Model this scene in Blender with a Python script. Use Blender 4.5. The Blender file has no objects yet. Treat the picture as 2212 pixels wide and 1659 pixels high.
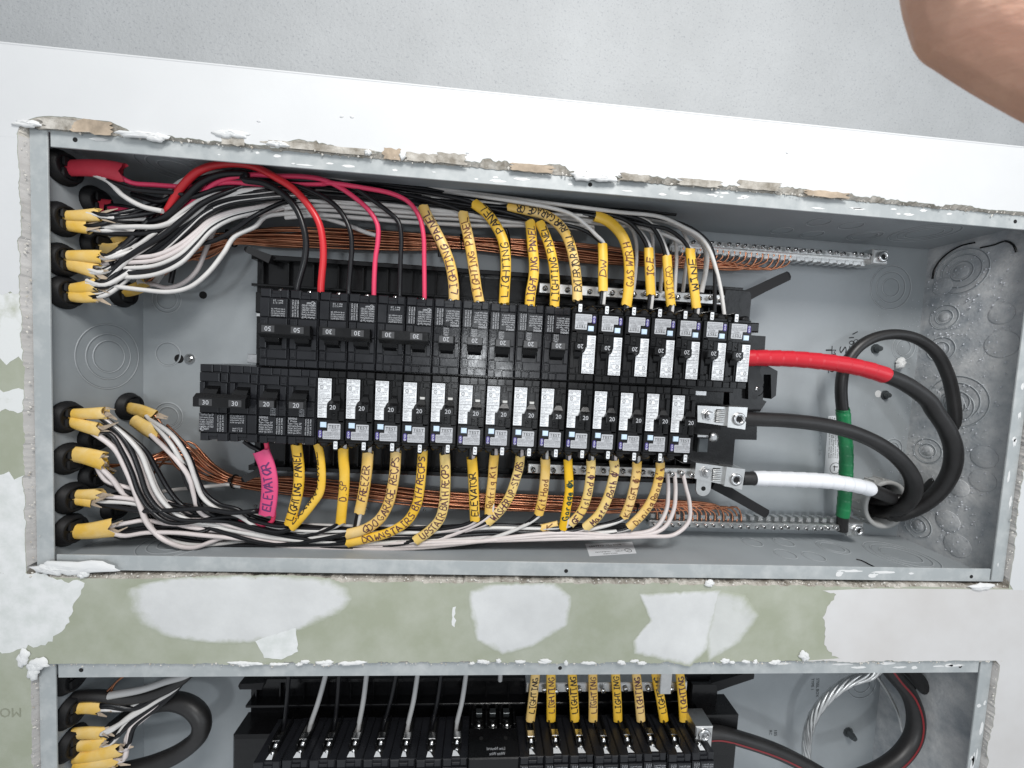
import bpy, math, random
from mathutils import Vector, Matrix
from mathutils.geometry import tessellate_polygon
K = 0.0254                                   # everything is laid out in inches
sc = bpy.context.scene
col = sc.collection
# ------------------------------------------------------------------ camera (solved from the box, breaker pitch 1 in)
CAM = (14.6014, -13.3961, -6.5373); FPX = 824.97; CX, CY = 1106.0, 829.5
RM = ((0.99631306, -0.05240483, -0.06792661), (0.04838981, 0.99705689, -0.05946417), (0.07084291, 0.05595797, 0.99591666))
rgt = Vector((RM[0][0], RM[0][2], -RM[0][1])); upv = -Vector((RM[1][0], RM[1][2], -RM[1][1])); fwd = Vector((RM[2][0], RM[2][2], -RM[2][1]))
cam = bpy.data.cameras.new('camera'); co = bpy.data.objects.new('camera', cam); col.objects.link(co)
cam.sensor_width = 36.0; cam.lens = 36.0 * FPX / 2212.0; cam.clip_start = 0.005; cam.clip_end = 50
m3 = Matrix((rgt, upv, -fwd)).transposed()
co.matrix_world = Matrix.Translation(Vector(CAM) * K) @ m3.to_4x4()
sc.camera = co
cam.dof.use_dof = True; cam.dof.focus_distance = 14.0 * K; cam.dof.aperture_fstop = 17.0
# ------------------------------------------------------------------ light
wd = bpy.data.worlds.new('World'); sc.world = wd; wd.use_nodes = True
bg = wd.node_tree.nodes['Background']; bg.inputs[0].default_value = (0.90, 0.95, 1.0, 1); bg.inputs[1].default_value = 0.58
def area(name, loc, target, size, power, color=(1, 1, 1), sy=None):
    l = bpy.data.lights.new(name, 'AREA'); l.size = size * K; l.energy = power; l.color = color
    if sy: l.shape = 'RECTANGLE'; l.size_y = sy * K
    o = bpy.data.objects.new(name, l); col.objects.link(o); o.location = Vector(loc) * K
    o.rotation_euler = (Vector(target) - Vector(loc)).to_track_quat('-Z', 'Y').to_euler()
area('room_lamp', (22, -27, 22), (19, 0, -8), 12, 9.4, (1.0, 0.985, 0.96))
area('window_light', (14.9, -52, -7.4), (14.6, 0, -7), 5, 3.4, (0.93, 0.97, 1.0))
area('side_window', (70, -45, -2), (24, 0, -4), 30, 3.5, (0.86, 0.93, 1.0))
sc.view_settings.view_transform = 'Standard'; sc.view_settings.look = 'None'; sc.view_settings.exposure = 0.0; sc.view_settings.gamma = 1.0
sc.view_settings.use_curve_mapping = False
# ------------------------------------------------------------------ measuring: a point seen in the photograph -> a place at a known depth
ZM = dict(a=(0,400,1.8438), b=(900,700,2.074), c=(1700,700,1.70154), d=(2600,700,1.4786), e=(0,1400,1.84364), f=(800,1350,1.9518),
          g=(1700,1350,1.70154), h=(2700,1500,1.58453), i=(0,2200,1.58), j=(900,2550,2.01091), k=(1800,2550,2.01091), l=(2600,2200,1.47861),
          n=(900,1100,2.21167), o=(1400,1100,2.21167), p=(2200,1150,2.37), q=(0,400,1.70154), r=(500,1700,2.765), s=(3300,1250,3.0175), t=(1200,500,1.58), F=(0,0,.54004))
def ray(k, x, y):
    x0, y0, s = ZM[k]; u = ((x0 + x / s) * .54004 - CX) / FPX; v = ((y0 + y / s) * .54004 - CY) / FPX
    return rgt * u - upv * v + fwd
def V(k, x, y, d): r = ray(k, x, y); return Vector(CAM) + r * ((d - CAM[1]) / r.y)
def VX(k, x, y, X): r = ray(k, x, y); return Vector(CAM) + r * ((X - CAM[0]) / r.x)
def VZ(k, x, y, Z): r = ray(k, x, y); return Vector(CAM) + r * ((Z - CAM[2]) / r.z)
def VV(k, pts, d0, d1=None):
    n = len(pts); d1 = d0 if d1 is None else d1
    return [V(k, p[0], p[1], p[2] if len(p) > 2 else d0 + (d1 - d0) * i / max(1, n - 1)) for i, p in enumerate(pts)]
# ------------------------------------------------------------------ materials
MATS = {}
def mat(name, rgb, rough=.5, metal=0., var=0., vs=60., rgb2=None, bump=0., bs=200., spec=.5, coat=0., thresh=None, detail=4., rv=0., bdist=.0006, sss=0., aniso=None):
    if name in MATS: return MATS[name]
    m = bpy.data.materials.new(name); m.use_nodes = True; nt = m.node_tree; N = nt.nodes; L = nt.links
    b = N['Principled BSDF']; b.inputs['Base Color'].default_value = (*rgb, 1); b.inputs['Roughness'].default_value = rough
    b.inputs['Metallic'].default_value = metal; b.inputs['Specular IOR Level'].default_value = spec; b.inputs['Coat Weight'].default_value = coat
    if sss: b.inputs['Subsurface Weight'].default_value = sss; b.inputs['Subsurface Radius'].default_value = (.004, .0015, .0008); b.inputs['Subsurface Scale'].default_value = .4
    geo = N.new('ShaderNodeNewGeometry'); pos = geo.outputs['Position']
    if aniso:
        mp = N.new('ShaderNodeMapping'); mp.inputs['Scale'].default_value = aniso; L.new(pos, mp.inputs[0]); pos = mp.outputs[0]
    if var or rgb2:
        nz = N.new('ShaderNodeTexNoise'); nz.inputs['Scale'].default_value = vs; nz.inputs['Detail'].default_value = detail; nz.inputs['Roughness'].default_value = .62
        L.new(pos, nz.inputs['Vector'])
        rp = N.new('ShaderNodeValToRGB'); lo, hi = thresh or (.3, .7)
        rp.color_ramp.elements[0].position = lo; rp.color_ramp.elements[1].position = hi
        c2 = rgb2 or tuple(min(1, c * (1 + var)) for c in rgb); c1 = rgb if rgb2 else tuple(c * (1 - var) for c in rgb)
        rp.color_ramp.elements[0].color = (*c1, 1); rp.color_ramp.elements[1].color = (*c2, 1)
        L.new(nz.outputs['Fac'], rp.inputs[0]); L.new(rp.outputs[0], b.inputs['Base Color'])
        if rv:
            mr = N.new('ShaderNodeMapRange'); mr.inputs['From Min'].default_value = .3; mr.inputs['From Max'].default_value = .7
            mr.inputs['To Min'].default_value = max(.05, rough - rv); mr.inputs['To Max'].default_value = min(1, rough + rv); L.new(nz.outputs['Fac'], mr.inputs[0]); L.new(mr.outputs[0], b.inputs['Roughness'])
    if bump:
        n2 = N.new('ShaderNodeTexNoise'); n2.inputs['Scale'].default_value = bs; n2.inputs['Detail'].default_value = 3; L.new(pos, n2.inputs['Vector'])
        bp = N.new('ShaderNodeBump'); bp.inputs['Strength'].default_value = bump; bp.inputs['Distance'].default_value = bdist; L.new(n2.outputs['Fac'], bp.inputs['Height']); L.new(bp.outputs[0], b.inputs['Normal'])
    MATS[name] = m; return m
paint = mat('grey enamel', (.33, .355, .37), .38, var=.07, vs=22, bump=.25, bs=900, bdist=.0001, rv=.1)
paint_dk = mat('knockout seam', (.25, .27, .285), .5)
paint_lt = mat('worn knockout edge', (.45, .475, .49), .35)
flange_m = mat('scuffed grey flange', (.37, .395, .40), .42, rgb2=(.54, .555, .55), vs=50, thresh=(.45, .8), detail=8, bump=.2, bs=700, bdist=.0001)
dusty = mat('dust covered grey enamel', (.32, .345, .37), .85, rgb2=(.66, .66, .655), vs=36, thresh=(.32, .70), detail=10, bump=.5, bs=330, bdist=.0008)
dusty2 = mat('dusty knockout', (.33, .36, .40), .8, rgb2=(.62, .64, .66), vs=55, thresh=(.35, .75), detail=9, bump=.5, bs=400, bdist=.0006)
blk = mat('black moulded plastic', (.006, .006, .0065), .27, spec=.36, var=.25, vs=40, bump=.25, bs=500, bdist=.0002, rv=.1)
blk_g = mat('glossy black plastic', (.005, .005, .0055), .2, spec=.36, var=.3, vs=30, bump=.5, bs=110, bdist=.0005)
qp = mat('charcoal breaker plastic', (.0115, .012, .0145), .29, spec=.40, var=.2, vs=30, bump=.25, bs=500, bdist=.0002, rv=.14)
qp_num = mat('dark grey handle face', (.05, .05, .052), .4)
clampm = mat('matt black clamp plastic', (.010, .010, .011), .55, spec=.3)
hole_m = mat('deep hole', (.004, .004, .004), .8)
fine2 = mat('fine print on foil', (.17, .17, .18), .6)
fine = mat('fine grey print', (.16, .16, .17), .6)
white_lab = mat('white paper label', (.80, .82, .84), .45)
grey_lab = mat('grey foil label', (.47, .48, .50), .38)
ink = mat('black print', (.012, .012, .014), .6)
wink = mat('white print', (.52, .53, .55), .6)
purple = mat('purple badge', (.075, .055, .24), .4)
btn = mat('pale blue button', (.58, .72, .86), .3)
steel = mat('zinc plated steel', (.62, .62, .62), .24, 1., var=.12, vs=200, bump=.1, bs=600, bdist=.0001)
alu = mat('aluminium lug', (.72, .72, .71), .34, 1., var=.08, vs=150, bump=.2, bs=900, bdist=.0001)
brass = mat('brassy screw', (.60, .47, .27), .28, 1.)
copper = mat('bare copper', (.58, .26, .15), .33, 1., var=.3, vs=60)
w_blk = mat('black wire insulation', (.0075, .0075, .009), .3, spec=.4, bump=.2, bs=700, bdist=.0001)
w_wht = mat('white wire insulation', (.64, .62, .60), .36, var=.06, vs=80)
w_wht2 = mat('pinkish white wire insulation', (.66, .595, .58), .38, var=.06, vs=80)
w_gry = mat('grey wire insulation', (.42, .42, .42), .4)
w_red = mat('red wire insulation', (.60, .022, .030), .36)
w_pnk = mat('pink wire insulation', (.70, .045, .12), .38)
cab_blk = mat('black feeder jacket', (.016, .015, .015), .42, var=.3, vs=50, bump=.3, bs=300, bdist=.0002)
tp_red = mat('red tape', (.56, .014, .028), .30)
tp_wht = mat('white tape', (.82, .83, .86), .35)
tp_grn = mat('green tape', (.015, .20, .072), .34)
yel = mat('yellow sleeve', (.80, .47, .028), .42, var=.10, vs=45, rgb2=(.86, .56, .10), thresh=(.35, .75))
yel2 = mat('faded yellow sleeve', (.78, .48, .085), .45, rgb2=(.80, .58, .26), vs=40, thresh=(.35, .7))
yel3 = mat('pale writing area', (.80, .60, .25), .5, rgb2=(.80, .54, .13), vs=50, thresh=(.35, .7))
pnk = mat('pink sleeve', (.72, .075, .21), .5, var=.08, vs=50)
jak = mat('yellow cable sheath', (.76, .47, .075), .55, rgb2=(.78, .60, .30), vs=45, thresh=(.4, .75), bump=.3, bs=200)
jakp = mat('red cable sheath', (.52, .035, .06), .5, var=.1, vs=60)
paper = mat('torn kraft paper', (.40, .32, .24), .85, var=.3, vs=90, bump=.5, bs=300)
green_board = mat('green drywall paper', (.33, .35, .265), .85, rgb2=(.43, .445, .375), vs=26, thresh=(.38, .78), detail=9, bump=.25, bs=600, bdist=.0002)
gyps = mat('torn gypsum edge', (.22, .195, .16), .95, rgb2=(.58, .55, .50), vs=75, thresh=(.35, .68), detail=10, bump=.8, bs=420, bdist=.001)
comp = mat('joint compound', (.68, .69, .69), .75, rgb2=(.76, .755, .745), vs=30, thresh=(.3, .7), detail=7, bump=.16, bs=260, bdist=.0004)
comp2 = mat('thin sanded joint compound', (.46, .475, .40), .85, rgb2=(.70, .71, .70), vs=48, thresh=(.30, .50), detail=11, bump=.25, bs=400, bdist=.0003)
comp3 = mat('paper tape and compound', (.62, .64, .62), .8, rgb2=(.74, .745, .74), vs=70, thresh=(.35, .6), detail=9)
comp_pink = mat('warm dried compound', (.57, .55, .535), .8, rgb2=(.64, .63, .625), vs=12, thresh=(.3, .7), detail=7, bump=.15, bs=300, bdist=.0003)
crumb = mat('plaster crumb', (.66, .63, .58), .9, rgb2=(.36, .31, .25), vs=120, thresh=(.5, .72))
wht_paint = mat('white wall paint', (.63, .635, .64), .6, var=.035, vs=9, detail=8, bump=.22, bs=70, bdist=.0008)
bush_m = mat('grey plastic bushing', (.44, .44, .43), .42, var=.06, vs=60)
skin = mat('skin', (.54, .30, .215), .6, rgb2=(.63, .37, .265), vs=55, thresh=(.3, .7), bump=.7, bs=170, bdist=.0009, sss=.12, aniso=(1, 1, 2.6))
brown_ink = mat('purple brown marker', (.09, .03, .045), .6)
blk_ink = mat('black marker', (.022, .014, .012), .6)
grn_ink = mat('dark green marker', (.008, .045, .03), .6)
brn_ink = mat('brown marker', (.16, .055, .02), .6)
# ------------------------------------------------------------------ mesh helpers (inch coordinates)
class MB:
    def __init__(s): s.v = []; s.f = []; s.m = []; s.s = []
    def add(s, vs, fs, mi=0, sm=False):
        o = len(s.v); s.v += [tuple(q) for q in vs]
        for f in fs: s.f.append([i + o for i in f]); s.m.append(mi); s.s.append(sm)
    def box(s, x0, x1, z0, z1, d0, d1, c=.0, mi=0):
        if x0 > x1: x0, x1 = x1, x0
        if z0 > z1: z0, z1 = z1, z0
        if c:
            vs = []
            for dd, e in ((d1, 0), (d0 + c, 0), (d0, c)): vs += [(x0 + e, dd, z0 + e), (x1 - e, dd, z0 + e), (x1 - e, dd, z1 - e), (x0 + e, dd, z1 - e)]
            fs = [(3, 2, 1, 0), (8, 9, 10, 11)]
            for a in (0, 4):
                for i in range(4): j = (i + 1) % 4; fs.append((a + i, a + j, a + j + 4, a + i + 4))
            s.add(vs, fs, mi)
        else:
            vs = [(x0, d0, z0), (x1, d0, z0), (x1, d0, z1), (x0, d0, z1), (x0, d1, z0), (x1, d1, z0), (x1, d1, z1), (x0, d1, z1)]
            s.add(vs, [(0, 1, 2, 3), (7, 6, 5, 4), (0, 4, 5, 1), (1, 5, 6, 2), (2, 6, 7, 3), (3, 7, 4, 0)], mi)
    def prism(s, poly, d0, d1, mi=0, back=True):
        n = len(poly); a = sum(poly[i][0] * poly[(i + 1) % n][1] - poly[(i + 1) % n][0] * poly[i][1] for i in range(n))
        if a < 0: poly = poly[::-1]
        vs = [(x, d0, z) for x, z in poly] + [(x, d1, z) for x, z in poly]
        fs = [list(range(n))] + ([list(range(2 * n - 1, n - 1, -1))] if back else [])
        for i in range(n): j = (i + 1) % n; fs.append((i, i + n, j + n, j))
        s.add(vs, fs, mi)
    def loft(s, rings, cap=True, mi=0, sm=False):
        n = len(rings[0]); vs = [p for r in rings for p in r]; fs = []
        for k in range(len(rings) - 1):
            for i in range(n): j = (i + 1) % n; fs.append((k * n + i, k * n + j, (k + 1) * n + j, (k + 1) * n + i))
        s.add(vs, fs, mi, sm)
        if cap:
            s.add(rings[0], [list(range(n - 1, -1, -1))], mi); s.add(rings[-1], [list(range(n))], mi)
    def cyl(s, c, axis, prof, n=16, mi=0, sm=True, cap=True):
        """prof: list of (t along axis, radius)"""
        ax = Vector(axis).normalized(); u = ax.orthogonal().normalized(); w = ax.cross(u); c = Vector(c)
        rings = [[c + ax * t + (u * math.cos(6.28318 * i / n) + w * math.sin(6.28318 * i / n)) * r for i in range(n)] for t, r in prof]
        s.loft(rings, cap, mi, sm)
    def ring(s, c, axis, R, r, n=36, k=6, mi=0, flat=1.0):
        ax = Vector(axis).normalized(); u = ax.orthogonal().normalized(); w = ax.cross(u); c = Vector(c); vs = []; fs = []
        for i in range(n):
            e = u * math.cos(6.28318 * i / n) + w * math.sin(6.28318 * i / n)
            for j in range(k): t = 6.28318 * j / k; vs.append(c + e * (R + r * math.cos(t)) + ax * (r * flat * math.sin(t)))
        for i in range(n):
            for j in range(k): a = i * k + j; b = i * k + (j + 1) % k; i2 = (i + 1) % n; fs.append((a, b, i2 * k + (j + 1) % k, i2 * k + j))
        s.add(vs, fs, mi, True)
    def mesh(s, name, mats, off=(0, 0, 0)):
        me = bpy.data.meshes.new(name); o = Vector(off)
        me.from_pydata([((p[0] - o[0]) * K, (p[1] - o[1]) * K, (p[2] - o[2]) * K) for p in s.v], [], s.f)
        for m in (mats if isinstance(mats, (list, tuple)) else [mats]): me.materials.append(m)
        me.polygons.foreach_set('material_index', s.m); me.polygons.foreach_set('use_smooth', s.s); me.update(); return me
    def center(s):
        n = max(1, len(s.v)); lo = [min(p[i] for p in s.v) for i in range(3)]; hi = [max(p[i] for p in s.v) for i in range(3)]
        return Vector([(lo[i] + hi[i]) / 2 for i in range(3)])
    def build(s, name, mats, parent=None, label=None, cat=None, group=None, kind=None):
        """coordinates are place coordinates; a child's are taken relative to its parent's chain of positions"""
        off = s.center(); me = s.mesh(name, mats, off); o = link(name, me, parent)
        base = Vector((0, 0, 0)); q = parent
        while q: base += q.location; q = q.parent
        o.location = off * K - base
        return tag(o, label, cat, group, kind)
def link(name, data, parent=None):
    o = bpy.data.objects.new(name, data); col.objects.link(o)
    if parent: o.parent = parent
    return o
def tag(o, label=None, cat=None, group=None, kind=None):
    if label: o['label'] = label
    if cat: o['category'] = cat
    if group: o['group'] = group
    if kind: o['kind'] = kind
    return o
def empty(name, loc, label, cat, group=None):
    o = link(name, None); o.location = Vector(loc) * K; o.empty_display_size = .01; return tag(o, label, cat, group)
def spline(P, step=.12):
    P = [Vector(p) for p in P]
    if len(P) == 2: P = [P[0], (P[0] + P[1]) / 2, P[1]]
    E = [P[0] * 2 - P[1]] + P + [P[-1] * 2 - P[-2]]; out = []
    for i in range(1, len(E) - 2):
        a, b, c, d = E[i - 1:i + 3]
        t0 = 0; t1 = t0 + max(1e-4, (b - a).length) ** .5; t2 = t1 + max(1e-4, (c - b).length) ** .5; t3 = t2 + max(1e-4, (d - c).length) ** .5
        n = max(2, min(14, int((c - b).length / step)))
        for k in range(n):
            t = t1 + (t2 - t1) * k / n
            A1 = a * ((t1 - t) / (t1 - t0)) + b * ((t - t0) / (t1 - t0)); A2 = b * ((t2 - t) / (t2 - t1)) + c * ((t - t1) / (t2 - t1)); A3 = c * ((t3 - t) / (t3 - t2)) + d * ((t - t2) / (t3 - t2))
            B1 = A1 * ((t2 - t) / (t2 - t0)) + A2 * ((t - t0) / (t2 - t0)); B2 = A2 * ((t3 - t) / (t3 - t1)) + A3 * ((t - t1) / (t3 - t1))
            out.append(B1 * ((t2 - t) / (t2 - t1)) + B2 * ((t - t1) / (t2 - t1)))
    out.append(P[-1]); return out
def frames(S, view=Vector((0, -1, 0))):
    fr = []; last = None
    for i, p in enumerate(S):
        t = (S[min(i + 1, len(S) - 1)] - S[max(i - 1, 0)]).normalized(); sd = t.cross(view)
        if sd.length < .15: sd = last.copy() if last else t.orthogonal()
        sd = (sd - t * sd.dot(t)).normalized()
        if last and sd.dot(last) < 0: sd = -sd
        last = sd; fr.append((t, sd, sd.cross(t).normalized()))
    return fr
def tube(mb, S, a, b=None, n=8, mi=0, cap=True, wob=None):
    fr = frames(S); rings = []
    for i, p in enumerate(S):
        aa = a(i / (len(S) - 1)) if callable(a) else a; bb = aa if b is None else (b(i / (len(S) - 1)) if callable(b) else b)
        t, sd, nm = fr[i]
        rings.append([p + sd * (aa * math.cos(6.28318 * k / n)) + nm * (bb * math.sin(6.28318 * k / n)) + (t * wob(i, k) if wob else Vector((0, 0, 0))) for k in range(n)])
    mb.loft(rings, cap, mi, True)
def wire(P, r, m, name='wire', label=None, cat='wire', group=None, n=8, step=.14, parent=None):
    mb = MB(); tube(mb, spline(P, step), r, n=n); return mb.build(name, m, parent, label, cat if not parent else None, group)
def rag(poly, amp, step, seed, closed=True):
    R = random.Random(seed); out = []; n = len(poly); rng = range(n if closed else n - 1)
    for i in rng:
        a = Vector(poly[i]); b = Vector(poly[(i + 1) % n]); L = (b - a).length; k = max(1, int(L / step)); nrm = Vector((-(b - a).y, (b - a).x)).normalized() if L else Vector((0, 0))
        for j in range(k):
            q = a + (b - a) * (j / k); w = 0 if j == 0 else 1
            out.append(tuple(q + nrm * (R.gauss(0, amp) * w)))
    if not closed: out.append(tuple(poly[-1]))
    return out
# ------------------------------------------------------------------ printed lettering
_tc = {}
def glyphs(s):
    if s in _tc: return _tc[s]
    c = bpy.data.curves.new('t', 'FONT'); c.body = s; c.size = 1; c.resolution_u = 2
    o = bpy.data.objects.new('t', c); me = bpy.data.meshes.new_from_object(o)
    vs = [(v.co.x, v.co.y) for v in me.vertices]; fs = [list(p.vertices) for p in me.polygons]
    bpy.data.objects.remove(o); bpy.data.curves.remove(c); bpy.data.meshes.remove(me)
    x0 = min((v[0] for v in vs), default=0); x1 = max((v[0] for v in vs), default=1)
    _tc[s] = (vs, fs, x0, max(x1 - x0, .05)); return _tc[s]
def text(mb, s, u0, u1, v, h, d, rot=0, mi=0, fix=False):
    """baseline-left at (u0,v), stretched to u1, cap height h; rot in degrees about (u0,v)"""
    vs, fs, x0, w = glyphs(s); sx = (u1 - u0) / w; sy = h / .69
    if fix: sx = sy
    c, q = math.cos(math.radians(rot)), math.sin(math.radians(rot))
    mb.add([(u0 + c * (x - x0) * sx - q * y * sy, d, v + q * (x - x0) * sx + c * y * sy) for x, y in vs], fs, mi)
# ------------------------------------------------------------------ hand lettering (single strokes)
GL = {'A': '0,0 1.8,6 4,0|.8,2 3.4,2.2', 'B': '0,0 0,6 2.6,5.8 3.2,4.6 2.4,3.3 0,3.1|2.4,3.3 3.8,1.8 2.8,.1 0,0', 'C': '3.8,5 2.4,6 .6,5 0,3 .8,.8 2.4,0 4,1', 'D': '0,0 .3,6 2.6,5.4 4,3.2 3,.8 0,0',
      'E': '3.8,5.8 0,6 .2,0 3.8,.3|.1,3.1 3,3.2', 'F': '3.8,5.8 .2,6 0,0|.1,3.1 2.8,3.2', 'G': '3.8,5 2.2,6 .4,4.8 0,2.6 1.4,.2 3.6,.6 3.8,2.6 2.2,2.6', 'H': '0,0 .2,6|3.8,0 3.9,6|.1,3 3.8,3.2',
      'I': '2,0 2,6|.6,6 3.4,6|.6,0 3.4,0', 'K': '0,0 .2,6|3.8,6 .2,2.8 4,0', 'L': '.4,6 0,.2 3.8,0', 'M': '0,0 .4,6 2,2 3.6,6 4,0', 'N': '0,0 .3,6 3.6,0 4,6', 'O': '2,6 .4,5 0,2.6 1.4,0 3.4,.8 4,3.4 3,5.6 2,6',
      'P': '0,0 .3,6 3,5.8 3.8,4.4 2.8,3 .2,2.8', 'R': '0,0 .3,6 3,5.8 3.7,4.4 2.6,3 .2,2.9|1.8,2.9 4,0', 'S': '3.7,5.2 2,6 .5,4.8 1.4,3.4 3.2,2.6 3.6,1 1.8,0 0,.8', 'T': '0,5.8 4,6|2,5.9 1.8,0', 'U': '0,6 .2,1.2 1.8,0 3.6,1.2 4,6',
      'V': '0,6 1.9,0 4,6', 'W': '0,6 .9,0 2,4 3.1,0 4,6', 'X': '0,0 4,6|0,6 4,0', 'Z': '0,6 4,5.8 0,.2 4,0', '-': '.6,3 3.2,3.1', '/': '0,-.5 3.4,6.4', "'": '1.6,6.6 1.3,5', '.': '1,0 1.2,.3',
      'a': '3,3.4 1.4,3.9 .2,2.2 .8,.3 2.6,.8 3,3.4 3.2,0', 'd': '3,3.2 1.4,3.8 .2,2 .8,.2 2.6,.8|3.1,6.2 3,0', 'e': '.2,2 3,2.4 2.4,3.8 .8,3.4 .2,1.6 1.2,0 3,.6', 'f': '2.8,6 1.6,5.6 1.4,0|.4,3.4 2.6,3.5', 'g': '3,3.5 1.2,3.8 .2,2.2 1.2,.6 2.8,1.4 3,3.5 2.8,-1.4 .8,-1.6',
      'h': '.2,6.2 .2,0|.2,2.6 1.8,3.7 2.8,2.6 2.9,0', 'i': '1.4,3.6 1.4,0|1.4,5 1.5,5.2', 'k': '.2,6 .2,0|2.6,3.6 .3,1.8 2.8,0', 'l': '1.4,6.2 1.4,0', 'm': '0,0 .2,3.6|.2,2.6 1.2,3.7 1.8,2.6 1.8,0|1.8,2.6 3,3.7 3.7,2.4 3.7,0', 'n': '.2,0 .3,3.6|.3,2.6 1.8,3.7 2.9,2.6 2.9,0',
      'o': '1.6,3.8 .3,2.6 .5,.6 2,.1 3,1.6 2.7,3.2 1.6,3.8', 'r': '.3,0 .4,3.6|.4,2.4 1.4,3.6 2.6,3.4', 's': '2.6,3.3 1.2,3.8 .5,2.8 2.3,1.5 2,.2 .2,.3', 't': '1.5,5.6 1.4,.6 2.4,0|.3,3.7 2.8,3.8', 'u': '.3,3.7 .4,.8 1.6,0 2.8,1 3,3.7 3.1,0', 'w': '0,3.6 .8,0 1.7,2.8 2.6,0 3.5,3.6',
      '@': '2,5 .3,4 .2,1.6 1.8,.6 3.6,1.6 3.8,4 2,5|1.4,-.8 1.3,6.6|2.4,-.8 2.4,6.6'}
def handwrite(mb, S, fr, a, b, txt, s0, s1, hgt, seed, pen=.018, shift=0., lift=.006):
    """text along the sleeve's centre line from arc length s0 to s1; letters stand towards the left of the travel"""
    R = random.Random(seed); arc = [0.]
    for i in range(1, len(S)): arc.append(arc[-1] + (S[i] - S[i - 1]).length)
    def at(s, t):
        s = min(max(s, 0), arc[-1] - 1e-4); i = 0
        while arc[i + 1] < s: i += 1
        w = (s - arc[i]) / max(1e-6, arc[i + 1] - arc[i]); p = S[i].lerp(S[i + 1], w); sd = fr[i][1].lerp(fr[i + 1][1], w); nm = fr[i][2].lerp(fr[i + 1][2], w)
        t = min(max(t, -a * .97), a * .97)
        return p + sd * t + nm * (b * math.sqrt(max(0, 1 - (t / a) ** 2)) + lift)
    adv = (s1 - s0) / max(1, sum(.5 if ch == ' ' else 1 for ch in txt)); s = s0
    for ch in txt:
        if ch == ' ': s += adv * .5; continue
        g = GL.get(ch); k = adv * .82 / 4; hk = hgt / 6; ty = -hgt / 2 + shift + R.uniform(-.03, .03) * hgt * 2; sl = R.uniform(-.22, .22); jx = R.uniform(-.05, .05) * adv
        if g:
            for st in g.split('|'):
                pts = [tuple(map(float, q.split(','))) for q in st.split()]
                pts = [(x + R.uniform(-.3, .3), y + R.uniform(-.45, .45)) for x, y in pts]
                dense = []
                for (x0, y0), (x1, y1) in zip(pts, pts[1:]):
                    n = max(2, int(math.hypot(x1 - x0, y1 - y0) / 1.0))
                    for q in range(n): dense.append((x0 + (x1 - x0) * q / n, y0 + (y1 - y0) * q / n))
                dense.append(pts[-1])
                st3 = [(s + jx + (x + sl * y) * k, ty + y * hk) for x, y in dense]; vs = []; fs = []; w = pen * R.uniform(.8, 1.25)
                for i, (x, y) in enumerate(st3):
                    x0, y0 = st3[max(0, i - 1)]; x1, y1 = st3[min(len(st3) - 1, i + 1)]; L = math.hypot(x1 - x0, y1 - y0) or 1; nx, ny = -(y1 - y0) / L * w, (x1 - x0) / L * w
                    vs += [at(x + nx, -SIDE * (y + ny)), at(x - nx, -SIDE * (y - ny))]
                    if i: q = 2 * i; fs.append((q - 2, q - 1, q + 1, q))
                mb.add(vs, fs)
        s += adv
SIDE = 1
# ================================================================== THE SETTING: drywall with two cut openings, grey stucco wall farther back past its upper edge
WD = -.13                                     # drywall face, just proud of the box flange
LB = 35.64; WB = 14.25; DB = 3.93; FW = .52; LOW = -17.52
def loop_rect(x0, x1, z0, z1, seed, amp, step=.09, tear=None):
    """clockwise-ish rectangle with a fractal ragged edge; returns list of (x,z) and outward normals"""
    R = random.Random(seed); pts = []
    def fr(n, rough):
        o = [0.] * (n + 1); lvl = [(0, n)]; sc_ = rough
        h = [R.uniform(-1, 1) for _ in range(n + 1)]
        for i in range(n + 1):
            o[i] = (.5 * h[i] + .9 * h[(i // 4) * 4 % (n + 1)] + 1.1 * h[(i // 13) * 13 % (n + 1)]) * rough
        return o
    for (ax, az, bx, bz, nx, nz, am) in ((x0, z1, x0, z0, -1, 0, amp[0]), (x0, z0, x1, z0, 0, -1, amp[3]), (x1, z0, x1, z1, 1, 0, amp[2]), (x1, z1, x0, z1, 0, 1, amp[1])):
        L = math.hypot(bx - ax, bz - az); n = int(L / step); o = fr(n, am)
        for i in range(n):
            t = i / n; e = o[i] * min(1, 6 * t, 6 * (1 - t)); e += tear(ax + (bx - ax) * t, az + (bz - az) * t, nz) if tear else 0
            pts.append((ax + (bx - ax) * t + nx * e, az + (bz - az) * t + nz * e))
    return pts
def tear_up(x, z, nz):
    if nz != 1: return 0
    e = 0
    for c, w, h in ((1.6, 1.6, .30), (8.6, 1.0, .22), (10.6, 1.2, .12), (13.3, 1.2, .10), (14.6, .5, .18), (16.6, .5, .16), (20.2, .8, .10), (25.5, 1.1, .12), (28.5, 1.6, .05)): e += h * max(0, 1 - ((x - c) / w) ** 4)
    return e
wall_holes = []
for (z0, z1, seed, offs, amp, tr) in ((-14.44, .05, 5, (-.16, 35.70), (.035, .045, .05, .035), tear_up), (LOW - 14.5, -17.44, 9, (-.10, 35.72), (.03, .03, .05, .03), None)):
    A = loop_rect(offs[0], offs[1], z0, z1, seed, amp, tear=tr); R = random.Random(seed + 50)
    cx, cz = 17.8, (z0 + z1) / 2; B = []
    for i, (x, z) in enumerate(A):                     # the torn core shows inside the face paper
        e = .05 + .05 * R.random(); ex = x; ez = z
        x0, x1 = offs
        if abs(z - z1) < .5 and x0 + .4 < x < x1 - .4: ez = min(z - .03, max(z1 - .05, z - .6) - .05 * R.random() * (1 if seed == 5 else .3))
        elif abs(z - z0) < .4: ez = z + e
        elif x < 5: ex = -.012
        else: ex = LB + .012
        B.append((ex, ez))
    wall_holes.append((A, B))
outer = [(-22, -40), (58, -40), (58, 2.38), (-22, 2.38)]
mb = MB()
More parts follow.
